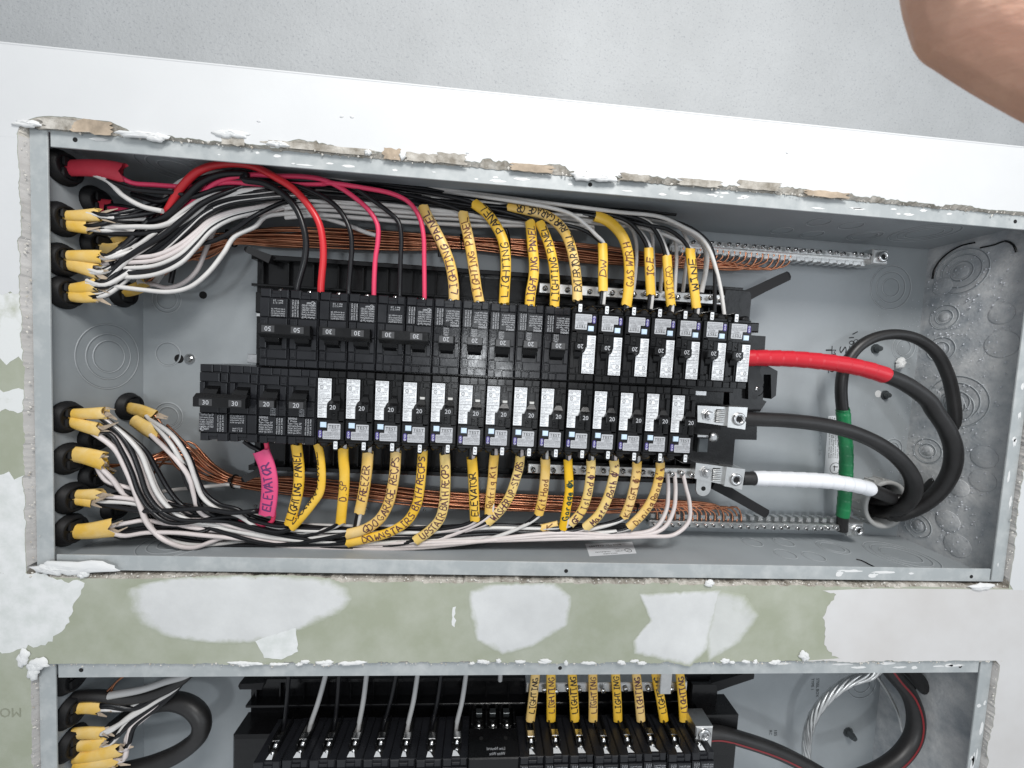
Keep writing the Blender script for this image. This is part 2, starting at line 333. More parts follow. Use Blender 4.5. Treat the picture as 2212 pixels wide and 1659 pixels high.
loops = [[Vector((x, z, 0)) for x, z in outer]] + [[Vector((x, z, 0)) for x, z in A] for A, B in wall_holes]
flat = [p for l in loops for p in l]
mb.add([(p.x, WD, p.y) for p in flat], [tuple(t) for t in tessellate_polygon(loops)], 0)
for A, B in wall_holes:
    n = len(A); vs = [(x, WD, z) for x, z in A] + [(x, WD + .10, z) for x, z in B] + [(x, WD + .55, z) for x, z in B]
    sd_ = [(A[i][0] < .2 or A[i][0] > 35.4) and (A[i][1] < (-.25 if A is wall_holes[0][0] else -17.7)) and A[i][1] > -14.2 + (0 if A is wall_holes[0][0] else -30) for i in range(n)]
    vs = [(x, WD, z) for x, z in A] + [(x, WD + (.22 if sd_[i] else .10), z) for i, (x, z) in enumerate(B)] + [(x, WD + .55, z) for x, z in B]
    f1 = [(i, (i + 1) % n, (i + 1) % n + n, i + n) for i in range(n)]; f2 = [(i + n, (i + 1) % n + n, (i + 1) % n + 2 * n, i + 2 * n) for i in range(n)]
    mb.add(vs, [f for i, f in enumerate(f1 + f2) if not sd_[i % n]], 1); mb.add(vs, [f for i, f in enumerate(f1 + f2) if sd_[i % n]], 2)
wall = mb.build('wall', [green_board, gyps, mat('plaster filled gap', (.38, .365, .35), .9, rgb2=(.50, .485, .47), vs=40, thresh=(.3, .7), bump=.4, bs=200)], kind='structure')
tag(wall, 'green drywall with two ragged rectangular cut-outs and white joint compound')
mb = MB(); mb.box(-70, 110, -2, 60, 11, 12)
stucco_m = mat('rough grey stucco', (.48, .49, .495), .9, var=.07, vs=7, bump=.5, bs=220, bdist=.003, detail=8)  # stucco of the upright wall set back behind the drywall's upper edge
nt = stucco_m.node_tree; bs_ = nt.nodes['Principled BSDF']
vo = nt.nodes.new('ShaderNodeTexNoise'); vo.inputs['Scale'].default_value = 330; vo.inputs['Detail'].default_value = 2
rp = nt.nodes.new('ShaderNodeValToRGB'); rp.color_ramp.elements[0].position = .30; rp.color_ramp.elements[0].color = (.80, .80, .82, 1); rp.color_ramp.elements[1].position = .40; rp.color_ramp.elements[1].color = (1, 1, 1, 1)
mx = nt.nodes.new('ShaderNodeMix'); mx.data_type = 'RGBA'; mx.blend_type = 'MULTIPLY'; mx.inputs[0].default_value = 1
nt.links.new(nt.nodes['Geometry'].outputs['Position'], vo.inputs['Vector']); nt.links.new(vo.outputs['Fac'], rp.inputs[0])
src = bs_.inputs['Base Color'].links[0].from_socket; nt.links.new(src, mx.inputs[6]); nt.links.new(rp.outputs[0], mx.inputs[7]); nt.links.new(mx.outputs[2], bs_.inputs['Base Color'])
stucco_far = mb.build('stucco_wall', stucco_m, kind='structure'); tag(stucco_far, 'rough grey stucco wall farther back, beyond the white edge')
mb = MB(); mb.box(-22, 58, 2.30, 2.375, WD + .002, 4.6); mb.build('wall_end', wht_paint, wall)
mb = MB(); S = [Vector((x, WD + .02, 2.36)) for x in range(-22, 59, 4)]; tube(mb, S, .045, n=8); mb.build('corner_bead', wht_paint, wall)
blob_later = []
# --- skim coats of joint compound on the wall (thin sheets)
def patch(poly, m, d, name='joint_compound_patch', amp=.05, step=.12, seed=1, parent=wall):
    mb = MB(); mb.prism(rag(poly, amp, step, seed), d, d + .012, back=False); return mb.build(name, m, parent)
def soft_mat(name, white, green, lo=.28, hi=.62):
    m = bpy.data.materials.new(name); m.use_nodes = True; N = m.node_tree.nodes; L = m.node_tree.links; b = N['Principled BSDF']; b.inputs['Roughness'].default_value = .82
    at = N.new('ShaderNodeAttribute'); at.attribute_name = 'edge'; geo = N.new('ShaderNodeNewGeometry')
    def noise(sc_, det):
        n = N.new('ShaderNodeTexNoise'); n.inputs['Scale'].default_value = sc_; n.inputs['Detail'].default_value = det; n.inputs['Roughness'].default_value = .65; L.new(geo.outputs['Position'], n.inputs['Vector']); return n.outputs['Fac']
    n1 = noise(45, 9); mth = N.new('ShaderNodeMath'); mth.operation = 'MULTIPLY_ADD'; mth.inputs[1].default_value = 1.1; L.new(n1, mth.inputs[0]); 
    sb = N.new('ShaderNodeMath'); sb.operation = 'SUBTRACT'; sb.inputs[1].default_value = .55; L.new(at.outputs['Fac'], sb.inputs[0]); L.new(sb.outputs[0], mth.inputs[2])
    mr = N.new('ShaderNodeMapRange'); mr.inputs['From Min'].default_value = lo - .1; mr.inputs['From Max'].default_value = hi; L.new(mth.outputs[0], mr.inputs[0])
    n2 = noise(22, 6); rp = N.new('ShaderNodeValToRGB'); rp.color_ramp.elements[0].position = .35; rp.color_ramp.elements[1].position = .65
    rp.color_ramp.elements[0].color = (*[c * .88 for c in white], 1); rp.color_ramp.elements[1].color = (*white, 1); L.new(n2, rp.inputs[0])
    mx = N.new('ShaderNodeMix'); mx.data_type = 'RGBA'; mx.inputs[6].default_value = (*green, 1); L.new(mr.outputs[0], mx.inputs[0]); L.new(rp.outputs[0], mx.inputs[7]); L.new(mx.outputs[2], b.inputs['Base Color'])
    n3 = noise(120, 4); bp = N.new('ShaderNodeBump'); bp.inputs['Strength'].default_value = .3; bp.inputs['Distance'].default_value = .0006; L.new(n3, bp.inputs['Height']); L.new(bp.outputs[0], b.inputs['Normal'])
    return m
soft = soft_mat('feathered joint compound', (.66, .665, .66), (.38, .40, .32))
soft2 = soft_mat('scraped thin compound', (.60, .61, .59), (.38, .40, .32), .45, .9)
def spatch(poly, m, d, seed=1, amp=.012):
    amp = min(amp, .012)
    P = rag(poly, amp, .10, seed); n = len(P); cx = sum(p[0] for p in P) / n; cz = sum(p[1] for p in P) / n; mb = MB(); al = []
    ks = (1., .93, .84, .72, .5, .2); mb.loft([[(cx + (x - cx) * k, d - (.012 if k < .9 else (.006 if k < 1 else -.004)), cz + (z - cz) * k) for x, z in P] for k in ks], False, 0, True)
    mb.add([(cx + (x - cx) * ks[-1], d - .012, cz + (z - cz) * ks[-1]) for x, z in P], [list(range(n))])
    o = mb.build('joint_compound_patch', m, wall); at = o.data.attributes.new('edge', 'FLOAT', 'POINT')
    val = [e for e in (.12, .48, .72, .92, 1., 1.) for _ in range(n)] + [1.] * n; at.data.foreach_set('value', val); return o
A0 = wall_holes[0][0]
top_edge = [p for p in A0 if p[1] > -.3 and -.1 < p[0] < 35.6]; top_edge.sort()
left_edge = [p for p in A0 if p[0] < .3 and p[1] < -.1 and p[1] > -14.3]; left_edge.sort(key=lambda p: -p[1])
A1 = wall_holes[1][0]
mb = MB(); mb.prism([(-22, 2.33), (-22, -.4)] + [(-.23, -.4)] + [(x, z + .012) for x, z in top_edge] + [(35.9, .1), (58, .1), (58, 2.33)], WD - .012, WD - .001, back=False); mb.build('white_paint_coat', wht_paint, wall)
le = [(x - .012, z) for x, z in left_edge]
def lpatch(z0, z1, xo, m, seed, d):
    e = [p for p in le if z1 < p[1] < z0]
    mb = MB(); mb.prism([(xo, z0)] + rag([(xo, z0), e[0]], .06, .15, seed, False)[1:] + e + rag([e[-1], (xo, z1)], .09, .12, seed + 1, False)[1:], d, d + .006, back=False); mb.build('joint_compound_patch', m, wall)
lpatch(-.3, -5.2, -22, wht_paint, 3, WD - .010)
lpatch(-5.0, -7.4, -22, comp2, 5, WD - .008)
lpatch(-8.2, -9.0, -22, comp2, 6, WD - .008)
lpatch(-11.0, -14.28, -22, comp3, 7, WD - .009)
patch([(-22, -14.25), (-.25, -14.25), (.9, -14.5), (1.62, -14.62), (1.5, -15.0), (1.25, -15.6), (.9, -16.3), (.6, -16.65), (-.6, -17.0), (-22, -18)], comp3, WD - .007, seed=11)
re_ = sorted([p for p in A0 if p[0] > 35.3 and -14.3 < p[1] < -.1], key=lambda p: -p[1])
mb = MB(); mb.prism([(58, .12), (35.75, .12)] + [(x + .012, z) for x, z in re_] + [(35.9, -14.5), (58, -14.5)], WD - .011, WD - .001, back=False); mb.build('joint_compound_patch', wht_paint, wall)
re2 = sorted([p for p in A1 if p[0] > 35.3 and p[1] < -17.6 and p[1] > -31], key=lambda p: -p[1])
te2 = sorted([p for p in A1 if p[1] > -17.8 and 26.5 < p[0] < 35.6])
def FP(pts, k='F', d=WD): return [(q.x, q.z) for q in VV(k, pts, d)]
mb = MB(); mb.prism(rag(FP([(1020, 240), (1100, 262), (1062, 320), (1020, 400), (1035, 480), (1030, 560), (1075, 625), (1120, 640)], 'l'), .03, .1, 12, False) + [(x, z + .014) for x, z in te2 if x > 27.2] + [(x + .012, z) for x, z in re2] + [(58, -31), (58, -14.45), (35.6, -14.48), (30, -14.5)], WD - .008, WD - .001, back=False); mb.build('joint_compound_patch', comp_pink, wall)
spatch(FP([(800, 250), (880, 215), (1060, 178), (1350, 160), (1800, 158), (2080, 175), (2200, 230), (2230, 310), (2150, 400), (1900, 505), (1620, 585), (1480, 597), (1220, 580), (1030, 545), (890, 475), (815, 370)], 'i'), soft, WD - .009, 13)
patch(FP([(1615, 575), (1740, 520), (1870, 490), (1885, 640), (1780, 690), (1670, 680)], 'i'), comp3, WD - .016, name='paper_tape_piece', seed=15, amp=.015)
spatch(FP([(1012, 1276), (1050, 1262), (1200, 1258), (1235, 1288), (1228, 1350), (1150, 1400), (1085, 1415), (1030, 1385), (1014, 1330)]), soft, WD - .009, 16)
spatch(FP([(1380, 1282), (1560, 1272), (1547, 1330), (1530, 1402), (1490, 1440), (1370, 1412), (1366, 1385), (1404, 1340)]), soft, WD - .009, 17, .02)
spatch(FP([(1545, 1272), (1610, 1285), (1640, 1330), (1600, 1390), (1530, 1430), (1520, 1380)]), soft2, WD - .005, 18, .03)
patch(FP([(978, 1312), (985, 1310), (982, 1355), (976, 1350)]), comp2, WD - .006, seed=19, amp=.02)
for q, (x, y) in enumerate(((738, 252), (760, 253), (1010, 330), (560, 262), (1700, 330))): blob_later.append((x, y, q))
# thick smears and blobs squeezed out at the opening edges
def blob(c, sx, sz, t, seed, name='plaster_blob', m=comp, parent=wall):
    R = random.Random(seed); mb = MB(); n = 22; rings = []
    ph = [R.uniform(0, 6.28) for _ in range(4)]
    def rad(a): return 1 + .16 * math.sin(2 * a + ph[0]) + .12 * math.sin(5 * a + ph[1]) + .10 * math.sin(9 * a + ph[2]) + R.uniform(-.07, .07)
    base = [rad(6.28318 * i / n) for i in range(n)]
    for k, dd in ((1, 0), (.93, .55), (.7, .9), (.35, 1.0)):
        rings.append([(c[0] + math.cos(6.28318 * i / n) * sx * base[i] * k, c[1] - dd * t * R.uniform(.8, 1.2), c[2] + math.sin(6.28318 * i / n) * sz * base[i] * k) for i in range(n)])
    mb.loft(rings, True, 0, True); return mb.build(name, m, parent)
for q, (k, x, y, sx, sz) in enumerate((('i', 470, 110, 1.15, .26), ('i', 330, 120, .45, .18), ('i', 530, 150, .16, .16), ('i', 240, 720, .34, .22), ('i', 150, 680, .18, .3), ('i', 215, 760, .2, .3),
        ('F', 1258, 380, .42, .15), ('F', 1300, 384, .5, .16), ('F', 500, 290, .5, .14), ('F', 600, 312, .3, .1), ('F', 60, 268, .42, .10), ('l', 350, 195, .2, .12), ('l', 910, 625, .2, .2), ('l', 1960, 215, .5, .14), ('a', 1050, 260, .7, .12), ('a', 1160, 280, .3, .12), ('F', 870, 335, .12, .14), ('F', 795, 330, .1, .1))):
    c = V(k, x, y, WD - .02); blob(c, sx, sz, .08, 100 + q)
for q, (x0, x1, n, z, s) in enumerate(((6, 12, 14, -17.42, .2), (14, 21, 12, -17.42, .16), (24, 27, 5, -17.42, .14))):
    R = random.Random(q + 7)
    for _ in range(n): blob((R.uniform(x0, x1), WD - .01, z + R.uniform(-.05, .06)), R.uniform(.1, .35) * s * 5, R.uniform(.04, .09), .05, R.randint(0, 9999), 'plaster_blob', comp)
for x, y, q in blob_later: blob(V('F', x, y, WD - .012), .06, .035, .02, 900 + q, 'plaster_blob', wht_paint)
# torn brown paper where the knife lifted the face
for q, (k, x, y, sx, sz) in enumerate((('a', 520, 190, .8, .16), ('a', 680, 200, .55, .2), ('a', 1720, 280, .35, .22), ('F', 690, 320, 1.6, .1), ('t', 585, 185, .28, .18), ('t', 960, 215, .5, .17), ('t', 770, 205, .5, .13), ('t', 1470, 275, .7, .12), ('d', 650, 65, .8, .14), ('d', 300, 50, .7, .12), ('d', 1050, 115, .8, .1), ('t', 2110, 335, .5, .12))):
    c = V(k, x, y, WD); R = random.Random(q)
    mb = MB(); mb.prism([(c.x + a * sx, c.z + b * sz) for a, b in rag([(-1, -1), (1, -1), (1, 1), (-1, 1)], .12, .28, 40 + q)], WD - .016 - .0017 * q, WD - .01, back=False); mb.build('torn_paper', (gyps, paper, gyps)[q % 3] if q not in (4,) else paper, wall)
# crumbs along the cut
mb = MB(); R = random.Random(77)
def lump(c, s):
    vs = [(c[0] + s * R.uniform(.5, 1.2) * a, c[1] + s * .7 * R.uniform(.5, 1.2) * b, c[2] + s * R.uniform(.5, 1.2) * e) for a, b, e in ((1, 0, 0), (-1, 0, 0), (0, 1, 0), (0, -1, 0), (0, 0, 1), (0, 0, -1), (.6, -.6, .6), (-.6, -.6, .6))]
    mb.add(vs, [(0, 2, 4), (2, 1, 4), (1, 3, 5), (3, 0, 5), (2, 0, 5), (1, 2, 5), (0, 6, 3), (0, 4, 6), (4, 7, 6), (6, 7, 3), (4, 1, 7), (1, 3, 7)], 0)
for A, B in wall_holes:
    for (x, z) in B:
        if z < -25: continue
        p = .55 if abs(z + 14.4) < .4 or abs(z + 17.5) < .4 else .4
        for _ in range(2):
            if R.random() < p: lump((x + R.gauss(0, .05), WD + R.uniform(-.02, .1), z + R.gauss(0, .035)), R.choice((.012, .016, .02, .025, .035, .05)))
mb.build('plaster_crumbs', crumb, wall, kind='stuff')
mb = MB(); q0 = V('i', 130, 1000, WD - .008); text(mb, 'MOLD', q0.x, q0.x + 1.2, q0.z, .32, WD - .008, 180); mb.build('stamped_print', mat('faint stamp', (.27, .28, .21), .9), wall)

# ================================================================== PANEL BOXES
def knock(parent, c, axis, rads, name='knockout', disc=None, dm=None):
    """a stamped concentric knockout lying on a box side; axis points into the box"""
    c = Vector(c); ax = Vector(axis)
    mb = MB()
    for i, r in enumerate(rads):
        mb.ring(c + ax * .004, ax, r, .020, mi=0, flat=.55); mb.ring(c + ax * .002, ax, r - .034, .014, mi=1, flat=.4)
    if disc: mb.cyl(c, ax, [(0, disc), (.012, disc), (.02, disc * .96), (.021, .01)], 28, mi=2)
    return mb.build(name, [paint_lt, paint_dk, dm or paint], parent)
def enclosure(z0, label, full):
    e = empty('panel_enclosure', (LB / 2, DB, z0 - WB / 2), label, 'electrical box', 'panel boxes set in the wall')
    T = .06
    mb = MB(); mb.box(T, LB - T, z0 - WB + T, z0 - T, DB, DB + T); mb.build('back_panel', paint, e)
    for nm, (x0, x1, za, zb) in (('top', (0, LB, z0 - T, z0)), ('bottom', (0, LB, z0 - WB, z0 - WB + T)), ('left', (0, T, z0 - WB + T, z0 - T)), ('right', (LB - T, LB, z0 - WB + T, z0 - T))):
        mb = MB(); mb.box(x0, x1, za, zb, .02 if nm in ('top', 'bottom') else .03, DB + T); sd = mb.build('side_panel', dusty if nm == 'right' else paint, e)
        if nm == 'right': sd['label'] = 'dust caked end panel'
        mb = MB()
        if nm == 'top': mb.box(.62, LB - .62, z0 - FW, z0, 0, .05, .012)
        if nm == 'bottom': mb.box(.62, LB - .62, z0 - WB, z0 - WB + FW, 0, .05, .012)
        if nm == 'left': mb.box(0, FW, z0 - WB + .02, z0 - .02, .012, .06, .012)
        if nm == 'right': mb.box(LB - FW, LB, z0 - WB + .02, z0 - .02, .012, .06, .012)
        fl = mb.build('flange', flange_m, sd)
        if nm in ('top', 'bottom'):
            for x in (1.35, 17.9, 34.2):
                mb = MB(); mb.cyl((x, -.001, (z0 - .25) if nm == 'top' else z0 - WB + .2), (0, -1, 0), [(0, .075), (.001, .075)], 14); mb.build('screw_hole', hole_m, sd)
    return e
box = enclosure(0, 'grey steel panel box with red, white and green taped feeder cables', True)
lbox = enclosure(LOW, 'lower grey steel panel box cut off by the bottom of the photo', False)
# plaster smears on the flanges
R = random.Random(4)
def smear(x, z, w, h, d, seed, parent):
    mb = MB(); mb.prism([(x + a * w, z + b * h) for a, b in rag([(-1, -.3), (-.3, -1), (.6, -.7), (1, .1), (.3, .9), (-.6, .6)], .16, .35, seed)], d, d + .003, back=False); mb.build('plaster_smear', comp, parent)
for q in range(34):
    x = R.choice((R.uniform(1.2, 34), R.uniform(11, 26))); smear(x, -FW / 2 + R.uniform(-.16, .12), R.uniform(.05, .32), R.uniform(.02, .06), -.005, 200 + q, box)
for q, (x, z, w, h) in enumerate(((29.0, -13.88, .55, .06), (30.4, -13.92, .5, .06), (31.6, -13.95, .12, .05), (28.6, -14.0, .15, .12), (30.0, -14.05, .2, .1))): smear(x, z, w, h, -.005, 260 + q, box)
for q in range(9): smear(R.uniform(26, 34), LOW - .2 + R.uniform(-.1, .12), R.uniform(.1, .5), R.uniform(.03, .09), -.005, 280 + q, lbox)
for q in range(10): smear(LB - .25 + R.uniform(-.15, .15), -R.uniform(.5, 13.9), R.uniform(.03, .1), R.uniform(.05, .3), .008, 300 + q, box)
for q in range(7): smear(LB - .25 + R.uniform(-.15, .15), LOW - R.uniform(.5, 4.5), R.uniform(.03, .12), R.uniform(.05, .4), .008, 320 + q, lbox)
# knockouts
knock(box, (.065, 2.45, -7.12), (1, 0, 0), (.62, .88, 1.25))
knock(box, (.065, 2.6, -4.6), (1, 0, 0), (.55,))
for z in (-1.3, -12.9): knock(box, (3.0, 1.9, -.065 if z > -5 else -14.185), (0, 0, -1 if z > -5 else 1), (.6, .9, 1.2))
for k, x, y, rr in (('e', 1240, 490, (.42, .6)), ('e', 1480, 880, (.6,)), ('a', 1230, 1470, (.42, .58)), ('d', 1425, 665, (.45, .75, 1.05)), ('d', 1500, 1020, (.38, .6)), ('h', 1380, 470, (.35, .52)), ('e', 1240, 30, (.5,))):
    knock(box, V(k, x, y, DB - .005), (0, -1, 0), rr)
for k, x, y, rr in (('d', 780, 330, (.42,)), ('d', 960, 350, (.42,)), ('d', 1000, 280, (.42,)), ('d', 1190, 300, (.42,)), ('d', 1270, 360, (.45, .62)), ('d', 1620, 345, (.6, .85, 1.1))): knock(box, VZ(k, x, y, -.065), (0, 0, -1), rr)
for k, x, y, rr in (('h', 490, 1060, (.42,)), ('h', 690, 1060, (.42,)), ('h', 1000, 1092, (.45, .62)), ('h', 1430, 1140, (.7, 1.0, 1.25)), ('h', 700, 1135, (.42,)), ('h', 880, 1150, (.42,))): knock(box, VZ(k, x, y, -14.185), (0, 0, 1), rr)
for k, x, y, rr, ds in (('d', 1840, 570, (.45, .75, 1.0), .3), ('d', 1740, 840, (.34, .56), .2), ('d', 1720, 1030, (.34, .56), .2), ('d', 1810, 1340, (.5, .85, 1.15), .3), ('d', 2080, 1000, (.01,), .55), ('d', 1730, 660, (.01,), .4), ('h', 1600, 480, (.34, .58), .22), ('h', 1960, 520, (.01,), .45), ('h', 1950, 670, (.01,), .45), ('h', 1800, 715, (.01,), .38), ('h', 1730, 925, (.01,), .46), ('h', 1540, 955, (.34, .56), .22), ('h', 1790, 1080, (.01,), .5), ('h', 1770, 200, (.4, .7), .3), ('h', 1640, 130, (.01,), .3), ('d', 2080, 820, (.01,), .42)):
    c = VX(k, x, y, LB - .065)
    if c.y < 3.7 and c.y > .3: knock(box, c, (-1, 0, 0), rr if rr[0] > .1 else (), disc=ds, dm=dusty)
# dust crust on the end panel: real crumbs
mb = MB(); R = random.Random(31)
for _ in range(700): lump((LB - .09, R.uniform(.6, 3.8), -R.uniform(.8, 13.9)), R.choice((.012, .02, .03, .045)))
for _ in range(160): lump((LB - abs(R.gauss(0, .9)) - .1, DB - .02, -R.uniform(2.5, 13.5)), R.choice((.012, .02, .03)))
mb.build('plaster_dust', mat('plaster dust', (.60, .62, .66), .95, var=.15, vs=60), box, kind='stuff')
blob((34.6, DB - .08, -5.6), .22, .25, .2, 990, 'plaster_blob', comp, box)
# bolts, holes and marks on the back
def bolt(parent, c, r=.13, h=.28, m=None, name='bolt'):
    mb = MB(); mb.cyl(c, (0, -1, 0), [(0, r * 1.5), (.05, r * 1.5), (.052, r), (h * .6, r), (h, r * .7), (h + .01, .01)], 10, sm=False); return mb.build(name, m or blk_g, parent)
def hole(parent, c, r, ax=(0, -1, 0), m=None, name='hole'):
    mb = MB(); mb.cyl(c, ax, [(0, r), (.006, r)], 20); return mb.build(name, m or hole_m, parent)
gal = mat('dull zinc', (.30, .31, .31), .35, 1., bump=.4, bs=500)
dk_steel = mat('dark steel bolt', (.10, .11, .115), .3, .6)
hole(box, (2.46, DB - .002, -4.36), .16); hole(box, (1.50, DB - .002, -7.12), .19); bolt(box, (1.95, DB, -7.1), .15, .1, steel, 'screw')
bolt(box, (33.35, DB, -4.95), .16, .28, dk_steel); bolt(box, (34.1, DB, -7.16), .15, .25, dk_steel); hole(box, (33.75, DB - .002, -7.12), .17, m=comp)
for k, x, y in (('r', 1450, 890), ('f', 1305, 1335), ('f', 1755, 1345), ('e', 985, 268), ('r', 980, 445)): bolt(box, V(k, x, y, DB), .05, .08, steel, 'rivet')
# printing on the back
mb = MB()
def bprint(s, k, x, y, w, h, rot): c = V(k, x, y, DB - .008); text(mb, s, c.x, c.x + w, c.z, h, c.y, rot)
bprint('QC', 's', 345, 325, .45, .26, -82); bprint('105', 's', 290, 300, .6, .26, -82); bprint('ST', 's', 178, 410, .85, .36, -86); bprint('TU', 's', 12, 405, .85, .34, -86); bprint('MA', 's', 92, 450, .5, .18, -86); bprint('2', 's', 40, 670, .24, .3, -86); bprint('I', 's', 330, 258, .05, .3, -60)
mb.build('printed_marks', ink, box)
mb = MB(); c = V('h', 915, 355, DB - .006); text(mb, 'BOX 36', c.x, c.x + 1.2, c.z, .14, c.y, -86); mb.build('embossed_mark', paint_dk, box)
st = MB(); q = [V('h', x, y, DB - .012) for x, y in ((972, 260), (1040, 258), (1062, 640), (945, 628))]; st.prism([(v.x, v.z) for v in q], DB - .014, DB - .004); sk = st.build('sticker', white_lab, box)
mb = MB(); c = q[0]
for j, s in enumerate(('Verify screw is fully bonded', 'tighten screw prior to use', 'to ensure proper contact', '4. See wiring diagram for', 'spacer kit BMK1 may be', 'the unit away from the wall')): text(mb, s, c.x + .62 - j * .11, c.x + .62 - j * .11 + 2.0, c.z - .06, .07, DB - .018, -86)
mb.ring((c.x + .62, DB - .018, c.z - 2.55), (0, 1, 0), .27, .012, mi=0); mb.box(c.x + .5, c.x + .75, c.z - 2.5, c.z - 2.46, DB - .02, DB - .017); mb.box(c.x + .56, c.x + .6, c.z - 2.68, c.z - 2.42, DB - .02, DB - .017)
mb.build('print', ink, sk)
# listing sticker on the lower side
q = [VZ('g', x, y, -14.185) for x, y in ((1090, 1405), (1410, 1390), (1440, 1470), (1120, 1490))]; zS = -14.182
st = MB(); st.add([(v.x, v.y, zS) for v in q], [(0, 1, 2, 3)]); sk = st.build('sticker', white_lab, box)
mb = MB(); o = q[3]; ex = (q[2] - q[3]); ey = (q[0] - q[3]); ux = ex.length; uy = ey.length; t2 = MB()
def stx(s, a0, a1, v, h):            # upside down on the sticker
    m_ = MB(); text(m_, s, 0, a1 - a0, 0, h, 0)
    for f_ in (0,): pass
    mb.add([tuple(o + ex * ((a1 - x) / ux) + ey * ((v - z) / uy) + Vector((0, 0, .006))) for x, y, z in m_.v], m_.f)
stx('ENCLOSED', .62, 1.25, .16, .085); stx('PANELBOARD', .30, .98, .33, .085); stx('LISTED', 1.22, 1.62, .33, .085); stx('E 58792', 1.15, 1.45, .52, .05); stx('Issue No. 0166889', .12, 1.62, .88, .13)
c = o + ex * .86 + ey * .27 + Vector((0, 0, .004)); mb.ring(c, (0, 0, 1), .14, .012, 24, 4); stx('UL', 1.72, 1.88, .33, .10)
mb.build('print', ink, sk)
